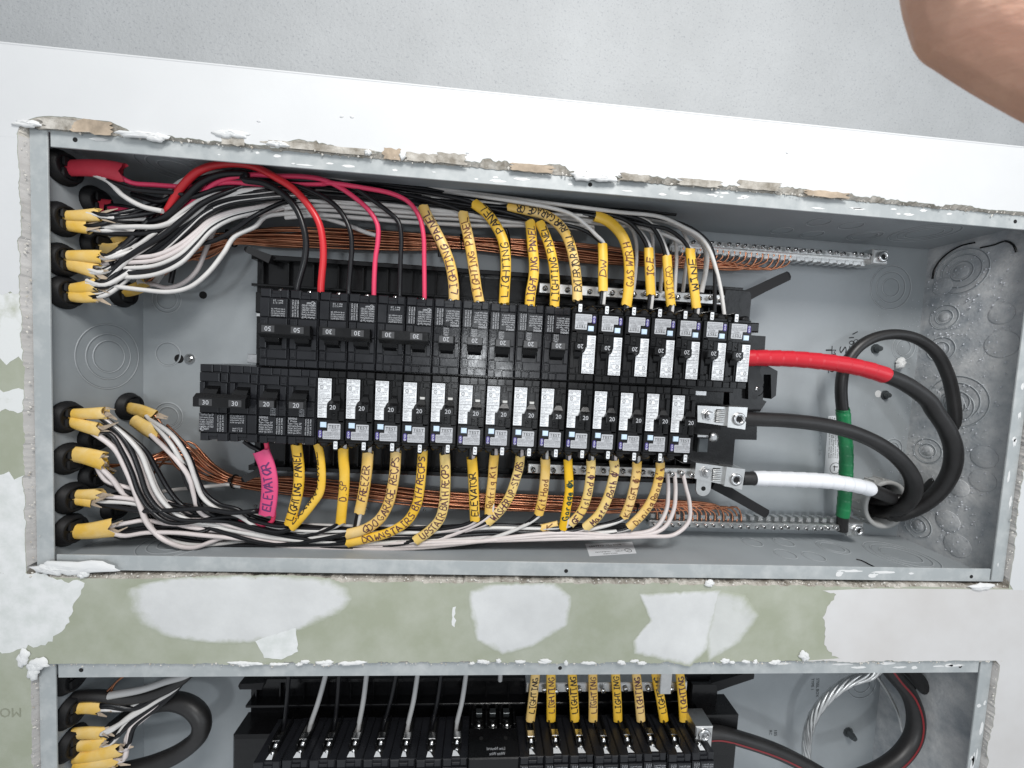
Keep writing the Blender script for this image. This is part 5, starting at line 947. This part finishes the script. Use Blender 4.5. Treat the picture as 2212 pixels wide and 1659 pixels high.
for q, pts in enumerate(([(900, 1330), (1300, 1340), (1560, 1300), (1640, 1180), (1655, 1050), (1650, 925)], [(900, 1350), (1400, 1355), (1620, 1300), (1690, 1180), (1705, 1050), (1698, 920)], [(900, 1370), (1500, 1355), (1700, 1340), (1795, 1250), (1800, 1120), (1775, 1020), (1752, 910)])):
    low_wire(sw((3, 2, 1)[q], 1., 1.4), .9 - .2 * q, -.1, VV('g', pts, 1.5, 2.1), (w_wht2, .085), ('innermost', 'middle', 'outermost')[q] + ' of three white wires curving up to the lower neutral bar', 500, 910)
for q in range(18):
    wht = q % 2 == 0; xe = RW.choice((750, 900, 1050, 1200)); o = RW.uniform(-1, 1); s = (1, 2, 3, 4, 5, 6, 7, 8, 9, 10, 11, 13, 14, 15)[q % 14]
    last = [v for v in LS if v[0] <= xe][-1]
    low_wire(sw(s, 1.3, 1.8), o, RW.uniform(.1, .5), [px(xe + 80, last[1] + o * 18, 2.2), px(xe + 150, last[1] + o * 10 - 6, 2.4)], (WH if q % 4 else (w_wht2, .08)) if wht else BK, ('white' if wht else 'black') + ' wire lost among its neighbours in the lower bundle', 600 if s in (3, 7, 8, 9, 15) else 500, xe, LBG)
wire(sw(12, 1.1, 1.4) + VV('f', [(400, 1365), (470, 1345), (500, 1200), (490, 1000), (470, 890), (400, 850), (345, 810)], 1.5, 1.4), .088, w_blk, label='black wire through the pink sleeve to the lower 30 breaker')
wire(VV('f', [(0, 1350), (200, 1400), (400, 1450), (500, 1462), (560, 1440), (575, 1390), (565, 1250), (560, 1050), (525, 870), (515, 810)], 1.8, 1.35), .085, w_pnk, label='pink wire through the pink ELEVATOR sleeve')
wire(VV('e', [(900, 1090), (1100, 1060), (1300, 1030), (1500, 1010), (1700, 990)], 2.4, 2.9) + VV('f', [(60, 1165), (200, 1150), (320, 1165)], 3., 3.1), .08, w_wht, label='white wire tied under the lower copper bundle')
# bare copper
def copper_bundle(n, start, mid, end, lab, grp, seed):
    R = random.Random(seed)
    for i in range(n):
        a = 6.28318 * i / n * 2.4; rr = .27 * math.sqrt((i + .5) / n)
        P = []
        s = R.choice(start); P.append(s + Vector((0, R.uniform(-.1, .1), R.uniform(-.12, .12))))
        for q, (p, k) in enumerate(mid): P.append(p + Vector((R.uniform(-.1, .1), math.cos(a + q * .3) * rr * k * .8, math.sin(a + q * .3) * rr * k)))
        P += end(i, R); wire(P, .043, copper, 'ground_wire', lab, 'ground wire', grp, n=6, step=.25)
def eu(i, R):
    x = 22.6 + i * .26; return [Vector((x - .9, 3.15, -1.75 + R.uniform(-.15, .12))), Vector((x - .2, 3.1, -1.7 + R.uniform(-.1, .1))), Vector((x + .05, 3.05, -1.45)), Vector((x + .05, 3.0, -1.15))]
copper_bundle(21, [JU['d1'], JU['d2'], JU['e1'], JU['b2'] + Vector((.3, .6, 0)), JU['a2'] + Vector((.5, .8, -.2))], [(px(420, 540, 2.8), 1.6), (px(505, 516, 3.1), .9), (px(600, 514, 3.2), 1.5), (px(750, 518, 3.2), 1.6), (px(900, 523, 3.2), 1.4), (px(997, 526, 3.2), 1.0), (px(1150, 538, 3.2), 1.5), (px(1300, 552, 3.2), 1.6)], eu, 'bare copper ground wire in the bundle above the breakers', 'copper wires of the upper bundle', 3)
def el(i, R):
    x = 22.6 + i * .21; return [Vector((x - .7, 3.15, -12.62 + R.uniform(-.12, .15))), Vector((x - .15, 3.1, -12.72 + R.uniform(-.1, .1))), Vector((x + .05, 3.05, -12.95)), Vector((x + .05, 3.0, -13.25))]
copper_bundle(20, [JL['e1'], JL['e2'], JL['f1'], JL['a1'] + Vector((1., 1.2, -.6)), JL['b1'] + Vector((.8, .9, -.2)), JL['c1'] + Vector((.8, 1., .3))], [(px(400, 985, 2.6), 2.4), (px(455, 1020, 2.9), 1.6), (px(507, 1040, 3.1), .8), (px(620, 1050, 3.2), 1.5), (px(780, 1064, 3.2), 1.6), (px(950, 1080, 3.2), 1.5), (px(1150, 1088, 3.2), 1.5), (px(1300, 1092, 3.2), 1.4)], el, 'bare copper ground wire in the bundle below the breakers', 'copper wires of the lower bundle', 4)
def tie(p, r, label):
    e = MB(); e.ring(p, (1, 0, .05), r, .035, 20, 6); e.box(p.x - .06, p.x + .06, p.z + r * .3, p.z + r * .3 + .16, p.y - r - .1, p.y - r + .06, .01); e.build('cable_tie', blk_g, None, label, 'cable tie', 'black cable ties')
tie(px(997, 525, 3.2), .3, 'black cable tie on the upper copper, behind the LIGHTING sleeves')
tie(px(503, 516, 3.1), .3, 'black cable tie on the upper copper, near the end of the frame')
tie(px(507, 1040, 3.1), .27, 'black cable tie on the lower copper, beside the pink sleeve')
tie(px(1372, 1094, 3.2), .27, 'black cable tie on the lower copper, behind the Kit GFI sleeve')
# ================================================================== FEEDER CABLES AND BUSHING
def taped(P, r, i0, tm, label, wraps, name='feeder_cable', first=True, core=cab_blk):
    """cable whose stretch between fractions i0 is wrapped with tape"""
    S = spline(P, .15); mb = MB(); tube(mb, S, r, n=14); o = mb.build(name, core, None, label, 'cable', 'feeder cables')
    if tm:
        n = len(S); T = S[int(i0[0] * n):int(i0[1] * n)]; T2 = []
        for a, b in zip(T, T[1:]):
            for q in range(4): T2.append(a.lerp(b, q / 4))
        T2.append(T[-1]); N = len(T2); mb = MB(); fr = frames(T2); rings = []
        for i, p in enumerate(T2):
            t, sd, nm = fr[i]
            ring = []
            for k in range(18):
                th = 6.28318 * k / 18; ph = (i / (N - 1) * wraps + .13 * math.sin(th)) % 1.0; rr = r + .022 + .020 * ph
                ring.append(p + sd * rr * math.cos(th) + nm * rr * math.sin(th))
            rings.append(ring)
        mb.loft(rings, True, 0, True); mb.build('tape_wrap', tm, o)
    return o
BU = Vector((33.96, DB, -12.36))
taped([V('d', x, y, d) for x, y, d in ((540, 1085, 1.7), (640, 1082, 1.6), (780, 1085, 1.5), (900, 1092, 1.4), (1030, 1105, 1.3), (1150, 1122, 1.25), (1270, 1148, 1.2), (1370, 1178, 1.15), (1500, 1230, 1.1), (1650, 1340, 1.1))] + [V('h', x, y, d) for x, y, d in ((1640, 220, 1.1), (1725, 350, 1.15), (1765, 480, 1.25), (1745, 620, 1.5), (1660, 750, 1.9), (1530, 845, 2.4), (1390, 890, 2.9))] + [BU + Vector((.35, -.35, -.45)), BU + Vector((.3, .3, -.45))], .30, (.0, .375), tp_red, 'thick feeder cable wrapped in red tape', 11)
taped([V('h', x, y, d) for x, y, d in ((400, 272, 1.75), (460, 278, 1.7), (700, 288, 1.6), (950, 318, 1.5), (1150, 372, 1.4), (1320, 455, 1.4), (1445, 560, 1.5), (1510, 670, 1.7), (1500, 770, 2.1), (1420, 850, 2.6))] + [BU + Vector((.15, -.4, -.5)), BU + Vector((.05, .3, -.45))], .30, None, None, 'thick untaped black feeder cable curving under the red taped one', 0)
taped([V('h', x, y, d) for x, y, d in ((420, 655, 2.05), (480, 655, 2.0), (700, 660, 1.9), (950, 672, 1.9), (1100, 692, 2.0), (1200, 713, 2.1), (1290, 745, 2.3), (1360, 780, 2.7))] + [BU + Vector((-.15, -.2, .1)), BU + Vector((-.2, .3, .05))], .29, (.06, .66), tp_wht, 'thick feeder cable wrapped in white tape', 10)
taped([V('h', x, y, d) for x, y, d in ((1058, 985, 2.95), (1060, 930, 2.9), (1070, 830, 2.8), (1082, 650, 2.7), (1085, 500, 2.6), (1075, 350, 2.55), (1063, 220, 2.5))] + [V('d', x, y, d) for x, y, d in ((1140, 1400, 2.5), (1130, 1260, 2.45), (1150, 1140, 2.4), (1220, 1030, 2.35), (1320, 965, 2.3), (1450, 942, 2.2), (1580, 970, 2.1), (1690, 1050, 2.0), (1760, 1180, 2.0), (1795, 1330, 2.05), (1808, 1460, 2.1))] + [V('h', x, y, d) for x, y, d in ((1790, 380, 2.2), (1745, 530, 2.45), (1650, 670, 2.75), (1540, 770, 3.05))] + [BU + Vector((.6, -.3, .15)), BU + Vector((.5, .3, .1))], .225, (.03, .285), tp_grn, 'green taped ground cable making a tall black loop', 12)
e = empty('conduit_bushing', BU, 'round grey plastic bushing that swallows the feeder cables', 'bushing')
mb = MB(); rings = []
for t, r in ((0, 1.12), (.1, 1.14), (.55, 1.10), (.68, 1.18), (.76, 1.17), (.78, 1.05), (.70, .96), (.2, .94), (.02, .94)): rings.append((t, r))
mb.cyl(BU, (.04, -1, -.02), rings, 40, cap=False); mb.build('collar', bush_m, e)
mb = MB(); mb.cyl(BU - Vector((0, .01, 0)), (0, -1, 0), [(0, .95), (.01, .95)], 30); mb.build('opening', hole_m, e)
rb = MB(); rb.box(-.03, .03, -.02, .08, -.5, 0, .01); RBM = rb.mesh('rib', bush_m)
for i in range(16):
    a = 6.28318 * i / 16; r = link('rib', RBM, e); r.location = (math.cos(a) * 1.11 * K, 0, math.sin(a) * 1.11 * K); r.rotation_euler = (0, -a + math.pi / 2, 0)
# stray black strands stuck to the end panel
for q, (k, pts, lab) in enumerate((('d', [(1670, 615), (1680, 560), (1720, 500), (1780, 450), (1850, 415), (1920, 400)], 'black bent strand stuck on the dusty end panel, longer one'), ('d', [(1955, 430), (2040, 412), (2100, 390), (2150, 415), (2165, 455)], 'black hooked strand stuck on the dusty end panel near the top corner'))):
    wire([VX(k, x, y, LB - .1) for x, y in pts], .035, blk, 'stray_strand', lab, 'strand', 'stray strands')
wire([VZ('h', x, y, -14.15) for x, y in ((1425, 1020), (1480, 1040), (1540, 1062), (1600, 1078), (1655, 1050))], .035, blk, 'stray_strand', 'black strand lying on the bottom side near the corner', 'strand', 'stray strands')
wire([VZ('h', x, y, -14.17) for x, y in ((1150, 1168), (1180, 1175), (1230, 1200), (1280, 1225))], .03, blk, 'stray_strand', 'dark smear of cord on the bottom side below the bushing', 'strand', 'stray strands')
# ================================================================== LOWER PANEL
RL = random.Random(21)
def low_breaker(slot, label):
    e = qp_breaker('up', slot, 1, '20', label, LOW, 'breakers of the lower panel')
    mb = MB(); mb.box(.33, .60, -2.68, -2.78, 1.35, 1.62, .02); mb.cyl((.465, 1.22, -2.74), (0, -1, -.55), [(0, .125), (.08, .12), (.13, .07), (.135, .01)], 14); t = mb.build_local('terminal', steel, e)
    mb = MB(); mb.cyl((.465, 1.08, -2.815), (0, -1, -.55), [(0, .012), (.01, .012)], 6)
    mb = MB(); mb.box(.28, .34, -2.66, -2.95, 1.0, 2.2, .01); mb.box(.60, .66, -2.66, -2.95, 1.0, 2.2, .01); mb.build_local('barrier', blk_g, e)
    w = RL.uniform(.1, .16); mb = MB(); mb.add([(.47 - w, .70, -2.705), (.47 + w, .70, -2.705), (.47 + w * .8, .92, -2.705), (.47 - w * RL.uniform(-.3, .9), .92, -2.705)], [(0, 1, 2, 3)]); mb.build_local('white_mark', white_lab, e)
    return e
def _bl(self, name, mats, parent): return link(name, self.mesh(name, mats), parent)
MB.build_local = _bl
SD = ['first', 'second', 'third', 'fourth', 'fifth', 'sixth', 'seventh', 'eighth']
for i in range(8): low_breaker(i, 'black breaker in the lower panel, %s from its left end' % SD[i])
for i in range(8): low_breaker(10 + i, 'black breaker in the lower panel under a LIGHTING sleeve, %s from the module' % SD[i])
e = empty('relay_module', (15.65, 2.9, LOW - 4.4), 'black module printed White Wire Line Neutral between the lower breakers', 'module')
zt = LOW - 4.32
mb = MB(); mb.box(14.67, 16.63, zt - 2.4, zt, .5, 1.72, .04); mb.box(14.67, 16.63, zt - 2.4, zt - .35, 1.72, 2.9, .04); mb.build('body', blk, e)
for q in range(4):
    mb = MB(); x = 14.72 + q * .6; mb.box(x, x + .06, zt - .4, zt + .12, 1.8, 2.9, .01); mb.build('barrier', blk_g, e)
for q in range(3):
    x = 15.05 + q * .6
    mb = MB(); mb.box(x - .17, x + .17, zt - .36, zt - .25, 1.9, 2.35, .02); t = mb.build('terminal', steel, e)
    mb = MB(); mb.cyl((x, 2.1, zt - .25), (0, -.4, 1), [(0, .13), (.08, .13), (.12, .08), (.125, .01)], 14); mb.box(x - .1, x + .1, zt - .13, zt - .115, 2.03, 2.06, mi=1); mb.build('screw', [steel, hole_m], t)
    mb = MB(); mb.box(x - .13, x + .13, zt - .3, zt - .1, 2.5, 2.75, .02); mb.build('clip', dk_steel, e)
for x in (15.15, 16.15): 
    mb = MB(); mb.cyl((x, 1.3, zt + .001), (0, 0, 1), [(0, .08), (.001, .08)], 12); mb.build('hole', hole_m, e)
mb = MB()
for s, y0, w in (('White Wire', .62, .62), ('Line Neutral', .82, .72)):
    m_ = MB(); text(m_, s, 0, w, 0, .12, 0); mb.add([(16.1 - x, y0 + z, zt + .004) for x, y, z in m_.v], m_.f)
mb.build('print', wink, e)
for q, (x0, x1, c) in enumerate(((515, 475, 'b'), (812, 685, 'g'), (920, 880, 'b'), (1140, 1075, 'g'), (1380, 1275, 'b'), (1550, 1470, 'g'), (1740, 1665, 'b'), (1940, 1860, 'g'))):
    b_ = VZ('j', x1, 715, -21.85); a_ = V('j', x0, 290, 2.1); up = V('j', x0 + (x0 - x1) * .25, 150, 2.3)
    wire([up, a_, a_.lerp(b_, .5) + Vector((.04, -.05, 0)), b_, b_ + Vector((0, -.1, -.25))], .085 if c == 'b' else .10, w_blk if c == 'b' else w_gry, label='%s wire down to the %s breaker from the left in the lower panel' % ('black' if c == 'b' else 'grey', SD[q]))
wire([V('k', 405, 180, 2.4), V('k', 405, 290, 2.3), V('k', 403, 345, 2.3)], .10, w_gry, label='cut grey wire end hanging above the module')
for q, (x1, x0) in enumerate(((645, 688), (813, 812), (1005, 982), (1150, 1148), (1350, 1330), (1535, 1497), (1722, 1652), (1880, 1848))):
    b_ = VZ('k', x1, 668, -21.75); a_ = V('k', x0, 285, 2.05); up = V('k', x0 + (x0 - x1) * .3, 160, 2.2)
    P = [b_, b_.lerp(a_, .5) + Vector((0, -.05, 0)), a_, up]; S = spline(P, .1); fr = frames(S)
    mb = MB(); tube(mb, S, .20, .10, n=12, cap=True); o = mb.build('marker_sleeve', yel2 if q in (0, 3, 5) else yel, None, 'yellow LIGHTING sleeve in the lower panel, %s from the module' % SD[q], 'wire sleeve', 'LIGHTING sleeves in the lower panel')
    arc = sum((S[i + 1] - S[i]).length for i in range(len(S) - 1)); hm = MB(); handwrite(hm, S, fr, .20, .10, 'LIGHTING', arc * .16, arc * .74, .25, 60 + q, .02); hm.build('handwriting', brown_ink if q % 2 else blk_ink, o)
    wire([b_ + Vector((0, 0, .4)), b_, b_ + Vector((0, -.1, -.3))], .075, w_blk, label='black wire tip under the %s LIGHTING sleeve of the lower panel' % SD[q])
c = VZ('k', 2055, 810, -21.6)
e = empty('main_lug', (c.x, 1.8, c.z), 'aluminium main lug at the end of the lower breaker row', 'lug', 'main lugs')
mb = MB(); mb.box(c.x - .35, c.x + .4, c.z - .9, c.z + .35, 1.05, 1.9, .04); mb.build('body', alu, e)
mb = MB(); mb.cyl((c.x + .02, 1.05, c.z + .02), (0, -1, 0), [(0, .27), (.06, .27), (.1, .22), (.101, .14), (.04, .13)], 20); mb.build('set_screw', steel, e)
mb = MB(); mb.box(24.7, 26.4, LOW - 6.4, LOW - 3.9, 1.7, 2.8, .06); mb.box(24.6, 26.0, LOW - 5.2, LOW - 4.6, 1.2, 2.2, .05); mb.build('end_block', blk, fr_lo)
mb = MB(); mb.box(5.1, 6.6, LOW - 6.6, LOW - 4.7, 1.9, 3.0, .1); mb.build('end_block', blk_g, fr_lo)
c = V('k', 1740, 370, 1.6); mb = MB(); mb.box(c.x - .25, c.x + .25, c.z - .5, c.z + .5, 1.6, 2.1, .03); mb.build('bonding_strap', alu, fr_lo)
JX = {}
for q, (pts, lab) in enumerate((([(440, 1005), (540, 995), (635, 1000)], 'short yellow sheath in the top clamp of the lower panel'), ([(450, 1160), (560, 1155), (650, 1160)], 'upper yellow sheath of the second clamp, lower panel'), ([(440, 1235), (540, 1235), (660, 1225)], 'lower yellow sheath of the second clamp, lower panel'), ([(470, 1315), (600, 1300), (765, 1260)], 'upper yellow sheath of the lowest clamp, lower panel'), ([(470, 1365), (600, 1350), (745, 1325)], 'lower yellow sheath of the lowest clamp, lower panel'))):
    JX[q] = sheath(VV('i', pts, .9, 1.1), lab, jak, .2, .13, 60 + q, True)
for q in range(13):
    j = q % 5; s = JX[j]; t = RL.uniform(-1, 1); wh = q % 2
    P = [s - Vector((.3, 0, 0)), s + Vector((.2, .02, .05 + .1 * t))] + VV('i', [(830 + 30 * t, 1040 + 40 * j - 40), (980 + 30 * t, 950 + 25 * j - 30), (1080 + 30 * t, 870 + 12 * j), (1190 + 25 * t, 770), (1260, 690)], 1.3, 2.0)
    wire(P, .085 if not wh else .09, (w_wht if q % 3 else w_wht2) if wh else w_blk, label=('white' if wh else 'black') + ' wire sweeping up from the clamps of the lower panel', group='wires of the lower panel clamps')
wire(VV('i', [(690, 920), (900, 880), (1050, 830), (1200, 780), (1280, 700)], 1.1, 1.6), .13, w_gry, label='thick grey wire at the top of the lower panel')
wire(VV('i', [(440, 930), (600, 920), (800, 940), (1000, 900), (1150, 820), (1260, 710)], 1.0, 1.7), .2, cab_blk, 'feeder_cable', 'thick black cable out of the top clamp, lower panel', 'cable')
wire(VV('i', [(720, 1130), (900, 1000), (1100, 955), (1220, 1000), (1275, 1080), (1260, 1170), (1150, 1270), (980, 1350), (800, 1400), (600, 1440)], 2.2, 1.4), .33, cab_blk, 'feeder_cable', 'thick black cable looped between the lower clamps and the frame', 'cable', n=14)
for q in range(2): wire(VV('i', [(680 + 20 * q, 890 + 10 * q), (730, 840), (800 + 20 * q, 770), (880 + 20 * q, 690)], 1.2, 1.3), .04, copper, 'ground_wire', ('upper' if q else 'lower') + ' copper wire end at the top of the lower panel', 'ground wire', n=6)
# right of the lower panel
P = VV('l', [(1400, 640), (1310, 735), (1180, 780), (1070, 855), (985, 955), (940, 1060), (925, 1180), (935, 1330)], 1.9, 2.6); S = spline(P, .08); fr = frames(S)
e = empty('bare_cable', P[3], 'bare stranded aluminium cable hanging in an arc, lower panel', 'cable')
for k in range(6):
    T = [p + fr[i][1] * (.11 * math.cos(i * .16 + k * 1.0472)) + fr[i][2] * (.11 * math.sin(i * .16 + k * 1.0472)) for i, p in enumerate(S)]
    mb = MB(); tube(mb, T, .085, n=7); mb.build('strand', alu, e)
wire(VV('l', [(1310, 700), (1350, 760), (1410, 850), (1465, 960), (1490, 1070)], 2., 2.4), .06, alu, 'ground_wire', 'single bare wire beside the stranded cable, lower panel', 'ground wire')
def striped(P, r, label):
    S = spline(P, .15); mb = MB(); tube(mb, S, r, n=14); o = mb.build('feeder_cable', cab_blk, None, label, 'cable', 'feeder cables of the lower panel'); fr = frames(S)
    mb = MB(); vs = []; fs = []
    for i, p in enumerate(S):
        t, sd, nm = fr[i]
        for a in (1.35, 1.6): vs.append(p + (sd * math.cos(a) + nm * math.sin(a)) * (r + .006))
        if i: fs.append((2 * i - 2, 2 * i - 1, 2 * i + 1, 2 * i))
    mb.add(vs, fs); mb.build('red_stripe', mat('dull red stripe', (.22, .02, .025), .5), o)
striped(VV('l', [(300, 1090), (400, 1085), (560, 1125), (760, 1195), (930, 1280), (1050, 1350)], 1.5, 1.5), .30, 'black feeder with a red stripe leaving the lower lug')
striped(VV('l', [(1380, 660), (1440, 740), (1530, 850), (1572, 980), (1560, 1100), (1490, 1210), (1370, 1300), (1200, 1370)], 2.2, 1.3), .33, 'black feeder with a red stripe bending beside the bare wire')
wire(VV('l', [(1480, 660), (1570, 750), (1680, 890), (1735, 1050), (1745, 1289), (1740, 1400)], 2.3, 2.0), .32, cab_blk, 'feeder_cable', 'black feeder nearest the end panel of the lower box', 'cable', n=14)
wire(VV('l', [(1430, 660), (1510, 740), (1600, 860), (1640, 1000), (1630, 1150), (1600, 1330)], 2.7, 2.6), .3, cab_blk, 'feeder_cable', 'black feeder hidden between the two outer ones, lower panel', 'cable', n=14)
bolt(lbox, V('l', 1170, 1075, DB), .17, .4, dk_steel); knock(lbox, V('l', 1250, 790, DB - .005), (0, -1, 0), (.5, .8))
mb = MB()
for s, x, y, w in (('STEEL BOX', 985, 760, 1.0), ('TYPE 1', 955, 760, .6), ('105', 735, 1068, .3), ('RC', 705, 1068, .25)): c = V('l', x, y, DB - .008); text(mb, s, c.x, c.x + w, c.z, .15, c.y, -86)
mb.build('printed_marks', ink, lbox)
# ================================================================== THE FINGER AT THE LENS
def CP(x, y, dist): 
    x += 30; y -= 38; return Vector(CAM) + (rgt * ((x - CX) / FPX) - upv * ((y - CY) / FPX) + fwd) * dist
def person_hand():
    mb = MB(); D0 = 3.3
    def chain(pts, r0, r1):
        S = spline([p[0] if len(p) == 1 else CP(*p) for p in pts], .12); n = len(S)
        tube(mb, S, lambda t: r0 + (r1 - r0) * t, n=14)
        for p, r in ((S[0], r0), (S[-1], r1)):
            mb.cyl(p, (0, 0, 1), [(-r * math.cos(a), max(.005, r * math.sin(a))) for a in [math.pi * i / 8 for i in range(9)]], 12)
    s = 1.0
    chain([(2030, -330, D0), (2022, -150, D0), (2036, 0, D0), (2062, 78, D0)], .33, .34)            # bent index finger, knuckle in view
    chain([(2062, 78, D0), (2180, 145, D0), (2350, 222, D0 - .15), (2560, 300, D0 - .5), (2800, 390, D0 - 1.0)], .335, .42)
    chain([(2200, -330, D0 + .1), (2235, -120, D0 - .02), (2300, 0, D0 - .05), (2520, 130, D0 - .4), (2800, 280, D0 - 1.0)], .30, .42)   # middle finger beside it
    chain([(2380, -330, D0 + .1), (2440, -120, D0 - .1), (2620, 40, D0 - .5), (2850, 180, D0 - 1.0)], .29, .40)
    chain([(2620, -300, D0 - .1), (2700, -120, D0 - .4), (2950, 80, D0 - 1.1)], .26, .36)
    chain([(2520, 640, D0 - .8), (2700, 580, D0 - .9), (2900, 480, D0 - 1.2)], .36, .46)              # thumb, below and out of frame
    B0 = Vector(CAM); pal = [B0 + rgt * 4.9 + upv * 1.2 + fwd * 1.9, B0 + rgt * 5.2 + upv * 1.0 + fwd * .9, B0 + rgt * 5.4 + upv * .4 - fwd * .6, B0 + rgt * 5.6 - upv * 1.0 - fwd * 3.0, B0 + rgt * 6.2 - upv * 3.5 - fwd * 7.0]
    chain([(p,) for p in pal], .75, 1.0)
    me = mb.mesh('person', skin); o = bpy.data.objects.new('tmp', me); col.objects.link(o)
    m = o.modifiers.new('r', 'REMESH'); m.mode = 'VOXEL'; m.voxel_size = .02 * K
    m2 = o.modifiers.new('s', 'SMOOTH'); m2.iterations = 14; m2.factor = .5
    bpy.context.view_layer.update(); dg = bpy.context.evaluated_depsgraph_get(); ne = bpy.data.meshes.new_from_object(o.evaluated_get(dg)); bpy.data.objects.remove(o)
    ne.materials.clear(); ne.materials.append(skin)
    for p in ne.polygons: p.use_smooth = True
    p = link('person', ne); tag(p, 'bent bare finger of a person holding the camera, at the top corner', 'person')
person_hand()
